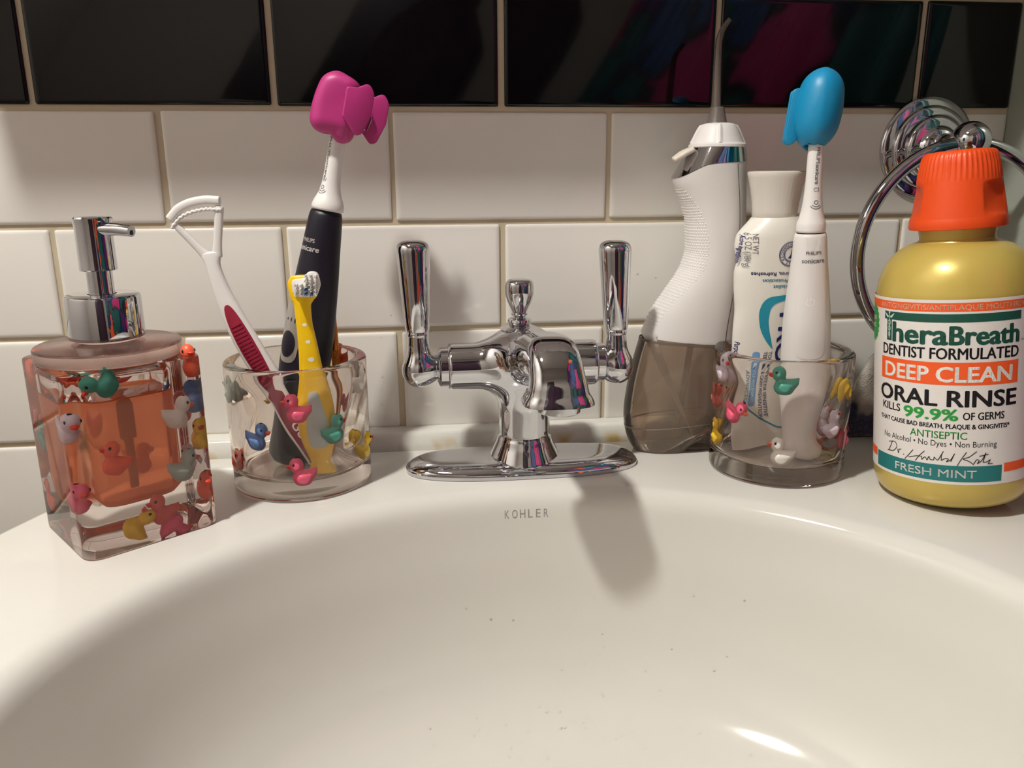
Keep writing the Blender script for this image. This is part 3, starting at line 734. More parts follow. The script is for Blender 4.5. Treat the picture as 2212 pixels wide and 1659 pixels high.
# ------------------------------------------------------------------ tongue scraper
def make_scraper():
    t = thing('tongue_scraper', 'white tongue scraper with a dark red ribbed grip leaning in the left tumbler', 'tongue scraper', (-.160, -.082, .012))
    o = np.array((-160, -82, 12)); P = lambda *a: np.array(a) - o
    dark = mat('dark_red_grip', '#8c1733', .45)
    rows = [(0, *P(-139.5, -81, 13), 5.0, 2.6), (6, *P(-142, -81, 18), 8.2, 3.4), (30, *P(-152, -82, 40), 8.4, 3.6), (62, *P(-167, -82, 70), 7.8, 4.0), (90, *P(-178.5, -81, 93), 7.6, 4.3), (112, *P(-187, -79, 112), 6.6, 4.2), (130, *P(-193.5, -77, 130), 5.0, 3.8), (142, *P(-196.5, -76, 142), 4.4, 3.3), (152, *P(-197.5, -75.5, 150), 6.6, 2.6)]
    h = Swept(rows, (1, 0, 0), 2.4)
    mobj('handle', *h.mesh(60, 36, dome0=3, dome1=1.5), m_white, t, sharp=0)
    out = [(u, 88.5 + v) for u, v in ell(0, 0, 4.6, 30.5, 48)]
    g = Geo(); g.add(*h.patch(out, -.3, .7, .6, 10, -PI / 2))
    for k in range(17):
        s = 64 + k * 2.6; wv = 4.0 * math.sqrt(max(0, 1 - ((s - 88.5) / 30.5) ** 2)) * .72
        if wv > 1: g.add(*h.patch([(u, s + v) for u, v in ell(0, 0, wv, .62, 16)], .6, 1.55, .1, 2, -PI / 2))
    g.obj('grip', dark, t, sharp=40)
    # dark red back shell of the lower handle with the name
    out = round_poly([(-5.4, 4), (5.4, 4), (5.6, 56), (0, 61), (-5.6, 56)], 3, 5)
    g = Geo(); g.add(*h.patch(out, -.3, .55, .35, 8, -PI / 2)); g.obj('lower_grip', mat('dark_red_lower', '#7a2336', .4), t, sharp=40)
    g = Geo()
    def fn(u, v): ab = catmull(h.s, h.ab, v); return h.pos(-PI / 2 + np.asarray(u) / ab[:, 0], v, 1.15)
    letter(g, 'GUM', -1.6, 26, 4.4, 15, rot=-PI / 2, bold=.03, fn=fn); g.obj('lettering', mat('pale_print', '#d9c9c9', .5), t, smooth=False)
    # open head: two legs and a scraping bar with a wavy edge
    j = P(-197.5, -75.5, 149)
    def leg(a, b, r0, r1, nm='leg'):
        rows = [(0, *a, r0, 2.2), (10, *(a * .7 + b * .3 + (0, 0, 0)), r0 * .78, 2.0), (32, *b, r1, 2.2)]
        mobj(nm, *Swept(rows, (1, 0, 0), 2.6).mesh(20, 20, dome0=.8, dome1=.6), m_white, t, sharp=0)
    La, Ra = P(-217.5, -75, 169), P(-189.8, -75, 178)
    leg(j + (-2.6, 0, -.5), La, 3.0, 2.1); leg(j + (3.6, 0, -.5), Ra, 3.2, 2.6)
    g = Geo()
    arc = [P(-219, -75, 171), P(-213, -75, 177.2), P(-205, -75, 180.6), P(-197, -75, 181.8), P(-189.6, -75, 181.4)]
    rows = [(i, *a, 2.9, 3.0) for i, a in enumerate(arc)]
    mobj('scraper_bar', *Swept(rows, (0, 0, 1), 2.6).mesh(40, 24, dome0=.8, dome1=.8), m_white, t, sharp=0)
    wav = [];
    for i in range(41):
        q = i / 40 * 4; a = catmull(range(5), np.array(arc), q)[0]; wav.append((i, a[0] + .6, a[1] - 1.5, a[2] - 5.2 - .45 * math.sin(i * 1.9), 1.0, 1.4))
    mobj('wavy_blade', *Swept(wav, (0, 0, 1), 2).mesh(120, 14, dome0=.3, dome1=.3), m_white, t, sharp=0)
make_scraper()

# ------------------------------------------------------------------ electric toothbrushes
def neck_text(sw, g, th, rows, mark_s, code=None, code_s=0):
    def fn(u, v): ab = catmull(sw.s, sw.ab, v); return sw.pos(th + np.asarray(u) / ab[:, 0], v, .12)
    for txt, s, h, wd, b in rows: letter(g, txt, -h / 2, s, h, wd, rot=-PI / 2, bold=b, align='C', fn=fn)
    if code: letter(g, code, 0, code_s, 2.2, 3.4, bold=.0, fn=fn)
    stroke(g, [(1.1 * math.cos(a), mark_s + 1.1 * math.sin(a)) for a in np.linspace(0, 2 * PI, 20, endpoint=False)], .45, fn, closed=True)
    for r in (2.6, 3.9): stroke(g, [(r * math.cos(a), mark_s + r * math.sin(a)) for a in np.linspace(-PI * .82, -PI * .18, 12)], .45, fn)

def make_dark_brush():
    o = np.array((-160, -62, 11.5)); P = lambda *a: np.array(a) - o
    t = thing('electric_toothbrush', 'dark navy electric toothbrush with silver button panel standing in the left tumbler', 'toothbrush', tuple(o * .001), group='electric toothbrushes')
    navy = mat('navy_plastic', '#15121d', .42, spec=.35)
    ax0, ax1 = P(-161.2, -62, 12), P(-128, -62, 174)
    at = lambda z: ax0 + (ax1 - ax0) * (z - 12) / 162
    B = Swept([(z - 12, *at(z), a, a * .94) for z, a in ((12, 11.5), (14, 13.4), (22, 14.6), (50, 15.6), (80, 16.3), (95, 16.0), (115, 14.9), (132, 13.7), (150, 12.1), (165, 10.9), (171, 10.3), (174, 9.4))], (1, 0, 0), 2.0)
    mobj('handle', *B.mesh(70, 56, dome0=.8, dome1=.5), navy, t, sharp=0)
    bn = PI / 2 + math.radians(0)
    # which angle faces the camera: frame is (side=x, bn); find by test
    def ang(dx, dy):
        c, sd, b_, ab = B.frame(60.0); d = np.array((dx, dy, 0)); return math.atan2(d @ b_[0], d @ sd[0])
    th = ang(-.70, -.71)
    silver = mat('silver_plastic', '#b9b4ae', .28, .7)
    out = round_poly([(-7.2, 66), (7.2, 66), (9.4, 92), (6.4, 118), (-6.4, 118), (-9.4, 92)], [7, 7, 10, 6, 6, 10], 8)
    mobj('button_panel', *B.patch(out, -.4, .5, .2, 8, th), silver, t, sharp=40)
    mobj('power_button', *B.patch(ell(0, 78, 6.0, 8.4), .2, 1.0, .6, 6, th), navy, t, sharp=40)
    mobj('mode_button', *B.patch(ell(0, 110, 4.8, 6.4), .2, 1.0, .6, 6, th), navy, t, sharp=40)
    g = Geo()
    for k, (u, l) in enumerate(((-3.2, .8), (.2, 1.3), (3.4, 1.9))): g.add(*B.patch([(u + a, 93.5 + b) for a, b in ell(0, 0, .45, l, 12)], .3, .85, 0, 2, th))
    g.obj('indicator_light', m_black, t)
    g = Geo(); fn = lambda u, v: B.pos(th + np.asarray(u) / catmull(B.s, B.ab, v)[:, 0], v, .15)
    letter(g, 'PHILIPS', .6, 142.5, 2.3, 9.5, bold=.02, fn=fn); letter(g, 'sonicare', 0.6, 137.2, 3.2, 17, bold=.03, fn=fn)
    g.obj('lettering', mat('silver_print', '#cfcbc8', .4), t, smooth=False)
    # brush head
    top = at(174); dr = (ax1 - ax0) / np.linalg.norm(ax1 - ax0)
    N = Swept([(s, *(top + dr * s + (0.5, 0, 0)), a, a) for s, a in ((.8, 10.0), (3, 10.1), (6, 9.3), (11, 7.2), (18, 5.7), (26, 5.2), (45, 4.9), (62, 4.6), (72, 4.2))], (1, 0, 0))
    mobj('brush_head', *N.mesh(50, 40), m_white, t, sharp=0)
    g = Geo(); neck_text(N, g, ang(-.72, -.69), [('PHILIPS', 39, 1.9, 12, .02), ('sonicare', 26.5, 2.3, 12.5, .03)], 14.5, 'W', 18)
    g.obj('lettering', mat('grey_print', '#6d6b70', .5), t, smooth=False)
    return P
make_dark_brush()

def make_white_brush():
    o = np.array((181, -106, 11.5)); P = lambda *a: np.array(a) - o
    t = thing('electric_toothbrush', 'white electric toothbrush standing in front of the toothpaste tube in the right tumbler', 'toothbrush', tuple(o * .001), group='electric toothbrushes')
    ax0, ax1 = P(179.5, -104, 12), P(171.2, -107, 159)
    at = lambda z: ax0 + (ax1 - ax0) * (z - 12) / 147
    B = Swept([(z - 12, *at(z), a, a * .95) for z, a in ((12, 9.0), (14, 11.5), (22, 13.2), (50, 14.6), (80, 15.0), (100, 14.6), (125, 12.6), (145, 10.6), (155, 9.9), (158, 9.5), (159.5, 9.0))], (1, 0, 0), 2.15)
    mobj('handle', *B.mesh(70, 56, dome0=.8, dome1=.4), m_satin, t, sharp=0)
    def ang(dx, dy):
        c, sd, b_, ab = B.frame(60.0); d = np.array((dx, dy, 0)); return math.atan2(d @ b_[0], d @ sd[0])
    th = ang(-.26, -.965)
    mobj('button_panel', *B.patch(round_poly([(-9.5, 70), (9.5, 70), (10, 98), (8.6, 146), (-8.6, 146), (-10, 98)], [8, 8, 10, 5, 5, 10], 8), -.3, .28, .15, 8, th), m_satin, t, sharp=40)
    mobj('power_button', *B.patch(ell(-.5, 106.5, 6.3, 6.6), .1, .34, -.28, 8, th), mat('button_white', '#d6d2d0', .5), t, sharp=50)
    fn = lambda u, v: B.pos(th + np.asarray(u) / catmull(B.s, B.ab, v)[:, 0], v, .52)
    g = Geo(); stroke(g, [(-.5 + 2.3 * math.cos(a), 106.5 + 2.3 * math.sin(a)) for a in np.linspace(PI * .72, PI * 2.28, 24)], .5, fn); stroke(g, [(-.5, 107), (-.5, 109.4)], .5, fn)
    g.obj('power_symbol', mat('pale_mark', '#f0eeec', .4), t, smooth=False)
    g = Geo(); letter(g, 'PHILIPS', 0.6, 135.4, 2.0, 8.6, bold=.012, fn=fn); letter(g, 'sonicare', .4, 130.4, 2.7, 13.2, bold=.03, fn=fn)
    g.obj('lettering', mat('grey_print', '#6d6b70', .5), t, smooth=False)
    top = at(159); dr = (ax1 - ax0) / np.linalg.norm(ax1 - ax0) + np.array((.02, 0, 0))
    mobj('neck_gap', *lathe([(8.4, 0), (8.4, 1.6)], 40, *top[:2]), m_black, t, loc=(0, 0, (top[2] - .2) * .001))
    N = Swept([(s, *(top + dr * s), a, a) for s, a in ((1.2, 8.8), (6, 8.7), (9, 7.8), (15, 6.4), (22, 5.5), (32, 4.9), (50, 4.5), (64, 4.2), (74, 4.0))], (1, 0, 0))
    mobj('brush_head', *N.mesh(50, 40), m_white, t, sharp=0)
    g = Geo(); neck_text(N, g, ang(-.1, -.99), [('PHILIPS', 47, 1.9, 9.5, .015), ('sonicare', 36, 2.3, 11.5, .035)], 19.5, 'C2', 26)
    g.obj('lettering', mat('grey_print', '#6d6b70', .5), t, smooth=False)
make_white_brush()

# ------------------------------------------------------------------ snap-on brush covers
def make_pink_cover():
    m = mat('pink_silicone', '#ae2f74', .45, sss=.0)
    t = thing('toothbrush_cover', 'magenta pink toothbrush cover with clip wings on the dark brush', 'toothbrush cover', (-.1185, -.064, .238), group='toothbrush covers')
    t.rotation_euler = (0, math.radians(10), 0)
    def f(P):
        d = d_rbox(P, (.5, 0, .5), (14.2, 13, 19), 8.5)
        d = smin(d, d_ell(P, (.5, 0, 7), (13.4, 12, 16.5)), 3)
        d = smax(d, (P @ np.array((.33, 0, .944))) - 18.4, 6)          # slanted top
        d = smax(d, (P @ np.array((-.86, 0, .5))) - 15.0, 9)
        d = smin(d, d_ell(P, (6.5, -3, -17), (6.5, 7.5, 5.5)), 3)
        d = smax(d, -d_cone(P, (-2.5, 0, -30), (-2.5, 0, 6), 6.0, 6.0), 1)
        d = np.maximum(d, -(np.abs(P[:, 0] - 16) + np.abs(P[:, 1]) * 1.5 - 3.0))
        return d
    mobj('cover_shell', *sdf_mesh(f, (-19, -18, -26), (20, 18, 25), 1.1), m, t, sharp=0)
    out = round_poly([(-5.4, 9.5), (1.0, 10), (7.5, 14), (11.5, 8.5), (11, -4), (6.5, -16), (2.8, -17.6), (-1.5, -13), (-6.2, -7.5)], [2, 4, 4, 7, 7, 4, 3, 4, 2], 5)
    v, fc = slab(out, -1.3, 1.3, .6)
    for nm, (px, py, pz), rz in (('clip_wing', (12, -13.0, .5), .30), ('clip_wing', (20.5, 2.5, -2.5), .12)):
        c, s = math.cos(rz), math.sin(rz)
        w = mobj(nm, [(px + x * c - y * s, py + x * s + y * c, pz + z) for x, y, z in v], fc, m, t, sharp=60)
    g = Geo()
    for pts in ([(12, -9, -10), (19, -7, -12), (20.5, -2, -12.5)], [(20.5, -2, -12.5), (22.5, -1, -5), (22, 0, -3)]):
        g.add(*Swept([(i, *p, .45, .45) for i, p in enumerate(pts)], (0, 1, .2)).mesh(12, 10))
    g.obj('spring', m_chrome, t)
make_pink_cover()

def make_blue_cover():
    m = mat('blue_silicone', '#0f82b0', .42)
    t = thing('toothbrush_cover', 'bright blue egg-shaped toothbrush cover on the white brush', 'toothbrush cover', (.1695, -.1085, .2315), group='toothbrush covers')
    t.rotation_euler = (0, math.radians(6), math.radians(-18))
    def f(P):
        a = d_ell(P, (-3, 1.5, 0), (14.2, 15, 23.5)); b = d_ell(P, (1.5, 1.5, 0), (15.6, 15, 23.5))
        d = smax(d_ell(P, (1.2, 3, 0), (14.8, 15.5, 24.2)), d_ell(P, (-2.6, 3, 0), (15.4, 15.5, 24.2)), .2)
        d = smin(d, d_rbox(P, (-.6, 3, 2.2), (11.6, 12.2, 21), 11.5), 5)
        d = smin(d, d_rbox(P, (-11, 5, -3), (4, 3, 9), 2.5), 2)
        return smax(d, -d_cone(P, (0, 0, -40), (0, 0, 2), 5.2, 5.2), .8)
    mobj('cover_shell', *sdf_mesh(f, (-20, -20, -27), (20, 24, 27), 1.1), m, t, sharp=0)
    out = round_poly([(-3.2, 15), (2.6, 16.5), (4, 8), (4, -14), (1, -17.5), (-3.0, -15)], [3, 3, 3, 3, 3, 3], 5)
    v, fc = slab(out, -1.3, 1.3, .6)
    for yy in (1.5, 10.5): mobj('clip_wing', [(x - 14.2, y + yy, z - 4.0) for x, y, z in v], fc, m, t, sharp=60)
make_blue_cover()

# ------------------------------------------------------------------ yellow giraffe toothbrush
def make_yellow_brush():
    o = np.array((-139, -96, 11)); P = lambda *a: np.array(a) - o
    t = thing('child_toothbrush', 'yellow giraffe-shaped child toothbrush with white dots, at the front of the left tumbler', 'toothbrush', tuple(o * .001))
    ym = mat('yellow_plastic', '#f2c40d', .32)
    rows = [(0, *P(-138, -94, 12), 8.8, 3.2), (4, *P(-138, -94, 15), 8.4, 3.4), (8, *P(-138.2, -94, 19), 6.4, 3.4), (14, *P(-138.5, -94.5, 25), 7.6, 3.8), (22, *P(-138.8, -95, 33), 9.8, 4.2), (32, *P(-139, -95, 43), 11.2, 4.5), (44, *P(-139, -95.5, 55), 10.4, 4.5), (58, *P(-139.3, -96, 69), 8.6, 4.4), (72, *P(-139.8, -97, 83), 6.8, 4.2), (88, *P(-140.8, -97, 99), 5.5, 3.8), (100, *P(-141.8, -97, 111), 4.8, 3.4), (109, *P(-142, -97, 120), 5.0, 3.0), (114, *P(-141.8, -97, 124.5), 7.0, 2.8), (119, *P(-141, -97, 129), 8.8, 2.8), (124, *P(-140.6, -97, 133.5), 9.2, 2.6), (128, *P(-140.5, -97, 137), 7.6, 2.4)]
    B = Swept(rows, (1, 0, 0), 2.5)
    mobj('handle', *B.mesh(90, 40, dome0=.5, dome1=1.6), ym, t, sharp=0)
    c, sd, b_, ab = B.frame(50.0); th = math.atan2(-1 * b_[0][1], -1 * sd[0][1])
    g = Geo()
    for s, u, r in ((98, .4, 1.05), (87.5, .8, 1.15), (76.5, 1.2, 1.5)):
        fn = lambda q, v: B.pos(th + np.asarray(q) / catmull(B.s, B.ab, v)[:, 0], v, .12)
        fan(g, ell(u, s, r, r, 20), fn)
    g.obj('white_dots', mat('white_print', '#efe9dc', .4), t, smooth=False)
    # grey see-through belly window
    out = round_poly([(-1.6, 57), (1.6, 57), (6.5, 34), (6.0, 20), (-4.8, 20), (-5.2, 34)], [2, 2, 6, 6, 6, 6], 7)
    mobj('belly_window', *B.patch(out, -.3, .35, .3, 8, th), mat('grey_rubber', '#c2cbca', .35), t, sharp=40)
    # head plate and bristles
    g = Geo()
    hc = P(-138.6, -101.0, 133.0)
    v, f = slab([(hc[0] + x, hc[2] + z) for x, z in round_poly([(-8.2, -7.2), (6.0, -7.2), (8.6, 0), (7.4, 7.8), (1.6, 8.0), (-1.0, 3.8), (-8.2, 3.6)], [5, 5, 4, 4.5, 3.5, 3, 3], 6)], hc[1] + 2.6, hc[1] - .6, .8)
    mobj('head_plate', v, f, m_white, t, sharp=60)
    rnd = random.Random(4); g = Geo(); gb = Geo()
    for i in range(5):
        for j in range(5):
            x, z = -5.4 + i * 2.9, -4.8 + j * 2.6
            if z > 2.4 and x < 0: continue
            ln = 7 + rnd.uniform(-.4, .4)
            for k in range(7):
                a = 2 * PI * k / 7; rx, rz = (.55 * math.cos(a), .55 * math.sin(a)) if k else (0, 0)
                q0 = hc + (x + rx, -.4, z + rz); q1 = q0 + (rnd.uniform(-.5, .5), -ln, rnd.uniform(-.5, .5))
                (gb if (i, j) in ((2, 1), (2, 0), (3, 0)) else g).add(*Swept([(0, *q0, .3, .3), (1, *q1, .26, .26)], (1, 0, 0)).mesh(2, 6))
    tag(g.obj('bristles', mat('bristle_white', '#eceae6', .4), t), kind='stuff'); tag(gb.obj('bristles', mat('bristle_blue', '#4b6f9a', .4), t), kind='stuff')
make_yellow_brush()

# ------------------------------------------------------------------ copper tool
def make_copper():
    o = np.array((-130, -46, 11.5)); P = lambda *a: np.array(a) - o
    t = thing('dental_pick', 'thin copper-coloured dental pick with a knurled grip at the back of the left tumbler', 'dental pick', tuple(o * .001))
    cm = mat('copper', '#c27a35', .28, 1.0)
    B = Swept([(0, *P(-129, -47, 12), 2.4, 2.4), (50, *P(-129.4, -46, 60), 2.5, 2.5), (60, *P(-129.6, -45.5, 70), 2.7, 2.7), (72, *P(-129.8, -45, 82), 2.7, 2.7), (90, *P(-129.9, -44, 100), 2.1, 2.1), (108, *P(-130.1, -43, 118), 1.0, 1.0), (118, *P(-130.4, -42.5, 126), .5, .5)], (1, 0, 0))
    mobj('shaft', *B.mesh(60, 24, dome0=.8, dome1=.4), cm, t)
    g = Geo()
    for k in range(9):
        for i in range(14):
            a = 2 * PI * (i + (k % 2) * .5) / 14; s = 61 + k * 1.25
            p = [B.pos([a + da], [s + ds], o2)[0] for da, ds, o2 in ((0, -.75, 0), (.2, 0, 0), (0, .75, 0), (-.2, 0, 0), (0, 0, .42))]
            g.add(p, [(0, 1, 4), (1, 2, 4), (2, 3, 4), (3, 0, 4)])
    g.obj('knurled_grip', cm, t, smooth=False)
make_copper()
# ------------------------------------------------------------------ water flosser
def make_flosser():
    o = np.array((128, -48, .2)); P = lambda *a: np.array(a, float) - o + (0, 4.5, 0)
    t = thing('water_flosser', 'white cordless water flosser with a smoky clear tank, standing between faucet and right tumbler', 'water flosser', tuple(o * .001))
    # body: x extents and half-depth by height
    ext = [(79, 83.0, 156.5, 21), (82.5, 84.5, 156.3, 21), (92, 89.0, 155.8, 21), (104, 96.5, 155.2, 21), (119, 106.0, 154.6, 21), (130, 111.2, 154.3, 20.8), (145, 114.6, 154.0, 20.6), (163, 113.6, 153.6, 20.4), (178, 110.2, 153.2, 20.4), (190, 105.2, 152.8, 20.6), (197, 102.0, 152.6, 20.6), (201, 101.0, 152.4, 20.6), (208, 102.5, 152.2, 20.2)]
    B = Swept([(z, *P((l + r) / 2, -47, z), (r - l) / 2, b) for z, l, r, b in ext], (1, 0, 0), 2.25)
    # sloping upper edge: clip ring heights by x
    th = np.linspace(0, 2 * PI, 72, endpoint=False); rs = []
    def top(th_): return 202.3 + 4.6 * np.cos(th_)          # chrome seam: lower at the left
    bot = 81.2 + 2.9 * np.cos(th)
    for k in range(61):
        q = k / 60; s = bot + (top(th) - bot) * q; rs.append(B.pos(th, s))
    g = Geo(); g.add(*rings(rs, True, True))
    mobj('body', g.v, g.f, m_satin, t, sharp=50)
    # panel seam on the right front
    c, sd, bn, ab = B.frame(150.0); sg = 1 if bn[0][1] < 0 else -1
    fr = lambda deg: sg * math.radians(deg)                   # 0 = right side, 90 = facing the room, 180 = left
    g = Geo(); ss = np.linspace(84, 203, 60); pts = []
    a0 = [B.pos(np.full(60, fr(62)), ss, .06), B.pos(np.full(60, fr(60.4)), ss, .06)]
    v = np.concatenate(a0); g.add(v, [(i, i + 1, 61 + i, 60 + i) for i in range(59)])
    g.obj('panel_seam', mat('seam_line', '#6f655f', .7), t)
    # white spine running down behind the tank
    S = Swept([(z, *P(148.5, -44, z), 8.0, 18) for z in (12, 40, 82)], (1, 0, 0), 3.2)
    mobj('spine', *S.mesh(8, 40, dome0=3), m_satin, t, sharp=60)
    # grip dots
    g = Geo(); k = 0
    for s in np.arange(86, 193, 2.1):
        k += 1; ab = catmull(B.s, B.ab, s)[0]; right = float(catmull([86, 100, 118, 135, 150, 165, 180, 193], [150, 143, 131, 121, 121, 128, 142, 160], s)[0])
        st = math.degrees(2.1 / ab[0])
        for d in np.arange(right + (k % 2) * st / 2, 205, st):
            a = fr(d); p = [B.pos([a + .75 / ab[0] * math.cos(e)], [s + .75 * math.sin(e)], -.02)[0] for e in np.linspace(0, 2 * PI, 6, endpoint=False)] + [B.pos([a], [s], .6)[0]]
            g.add(p, [(i, (i + 1) % 6, 6) for i in range(6)])
    g.obj('grip_dots', m_white, t, sharp=0)
    # chrome shoulder band between the sloping seam and the level collar
    lo = B.pos(th, top(th) + .1, .25)
    hi = np.array([(P(132.0, 0, 0)[0] + 19.0 * math.cos(a), P(0, -47, 0)[1] + 18.0 * math.sin(a) * bn[0][1], 212.6 + .6 * math.cos(a)) for a in th])
    rs = [lo + (hi - lo) * q for q in np.linspace(0, 1, 6)]
    mobj('chrome_band', *rings([list(map(tuple, r)) for r in rs], False, True), m_chrome, t, sharp=50)
    # thumb button at the left of the band
    bt = Swept([(0, *P(101.5, -50, 205.0), 5, 1.8), (7, *P(107, -51, 208.4), 6.5, 2.4), (14, *P(113, -52, 211.4), 6, 2.0)], (0, 1, 0), 2.6)
    mobj('release_button', *bt.mesh(14, 24, dome0=1.2, dome1=1.2), mat('cream_plastic', '#d8cfc2', .4), t, sharp=0)
    # fluted dial
    def fl(r, z, a):
        q = (z - 213) / 15; return r + (1.3 * max(0, math.cos(4 * a + 1.0)) ** 24 if .14 < q < .97 else 0)
    pr = [(18.6, 212.2), (19.4, 212.8), (19.2, 214.4), (18.0, 215)] + smooth_prof([(17.4, 215.4), (15.6, 219), (13.2, 224), (10.6, 227.4), (8, 228.2)], 16) + [(.01, 228.2)]
    v, f = lathe(pr, 144, 0, 0, fl)
    mobj('dial', [(x + P(132.2, 0, 0)[0], y * .95 + P(0, -47, 0)[1], z) for x, y, z in v], f, m_satin, t, sharp=40)
    gm = thin('smoky_tip', '#cfc4bb', .09, .28, '#a89a92')
    cx = 129.2; mt = mat('grey_tip_base', '#8b817b', .35, trans=.5)
    mobj('tip_base', *lathe([(7.0, 227.4), (6.4, 229), (5.2, 234.4), (4.4, 238), (3.2, 238.6), (.01, 238.6)], 32, *P(130.9, -47, 0)[:2]), mt, t)
    rows = [(0, *P(130.4, -47, 236), 3.0, 3.0), (8, *P(130.0, -47, 244), 2.7, 2.7), (30, *P(129.2, -47, 266), 2.5, 2.5), (42, *P(129.2, -47, 278), 2.3, 2.3), (49, *P(130.6, -47, 285), 2.0, 2.0), (54, *P(133.0, -47, 289.4), 1.7, 1.7), (59, *P(135.8, -47, 293), 1.5, 1.5)]
    mobj('jet_tip', *Swept(rows, (0, 1, 0)).mesh(60, 24), gm, t, sharp=40)
    # tank: smoked plastic shell with rounded bottom
    sm = thin('smoked_plastic', '#f1e8df', .08, .20, '#c2b2a3')
    ex = [(3.2, 99, 141, 9), (3.6, 92, 147, 12), (6, 85.5, 150, 15.5), (10, 79.8, 153, 18), (16, 75.6, 154.6, 20), (22, 73.6, 155, 21), (28, 73.0, 155, 21.6), (42, 74.4, 155, 21.8), (58, 77.4, 155, 21.6), (70, 80.4, 155, 21.2), (79, 83.0, 155, 20.8), (85, 84.6, 155, 20.6)]
    T = Swept([(z, *P((l + r) / 2, -48, z), (r - l) / 2, b) for z, l, r, b in ex], (1, 0, 0), 2.3)
    I = Swept([(z + (1.2 if k < 3 else 0), *P((l + r) / 2, -48, z + (1.2 if k < 3 else 0)), (r - l) / 2 - 1.8, b - 1.8) for k, (z, l, r, b) in enumerate(ex)], (1, 0, 0), 2.3)
    so = np.r_[np.linspace(3.2, 6, 4), np.linspace(7, 28, 16), np.linspace(31, 78.6, 14)]
    lift = lambda s: (bot - 79) * max(0, (s - 28) / 50.6)
    ro = [T.pos(th, np.clip(s + lift(s), 3.2, 84)) for s in so]; ri = [I.pos(th, np.clip(s + lift(s), I.s[0] + .01, I.s[-1])) for s in so[::-1]]
    mobj('tank', *rings([list(map(tuple, r)) for r in ro + ri]), sm, t, sharp=40)
    mobj('base_ring', *lathe([(.01, 0), (24, 0), (25.5, .4), (26, 1.2), (25, 2.6), (21, 3.4), (.01, 3.4)], 60, *P(122, -41.5, 0)[:2], mod=None), thin('clear_base', '#ece6de', .09, .08), t).scale = (1, .5, 1)
    g = Geo(); ss = np.linspace(0, 2 * PI, 72, endpoint=False)
    a0 = T.pos(ss, np.full(72, 21.6), .15); a1 = T.pos(ss, np.full(72, 22.3), .15); g.add(*rings([list(map(tuple, a0)), list(map(tuple, a1))], False, False))
    g.obj('tank_seam', mat('smoke_line', '#8b7d70', .4), t)
    g = Geo(); a0 = T.pos(ss, bot - 1.6, .3); a1 = T.pos(ss, bot + .3, .3); g.add(*rings([list(map(tuple, a0)), list(map(tuple, a1))], False, False))
    g.obj('gasket', mat('gasket_brown', '#66594f', .5), t)
    g = Geo(); g.add(*Swept([(0, *P(121, -47, 79), 2.4, 2.4), (30, *P(117, -47, 45), 2.2, 2.2), (70, *P(112, -47, 12), 2.2, 2.2)], (1, 0, 0)).mesh(20, 16))
    g.obj('water_pickup_tube', mat('pickup_tube', '#a8998a', .45), t)
make_flosser()

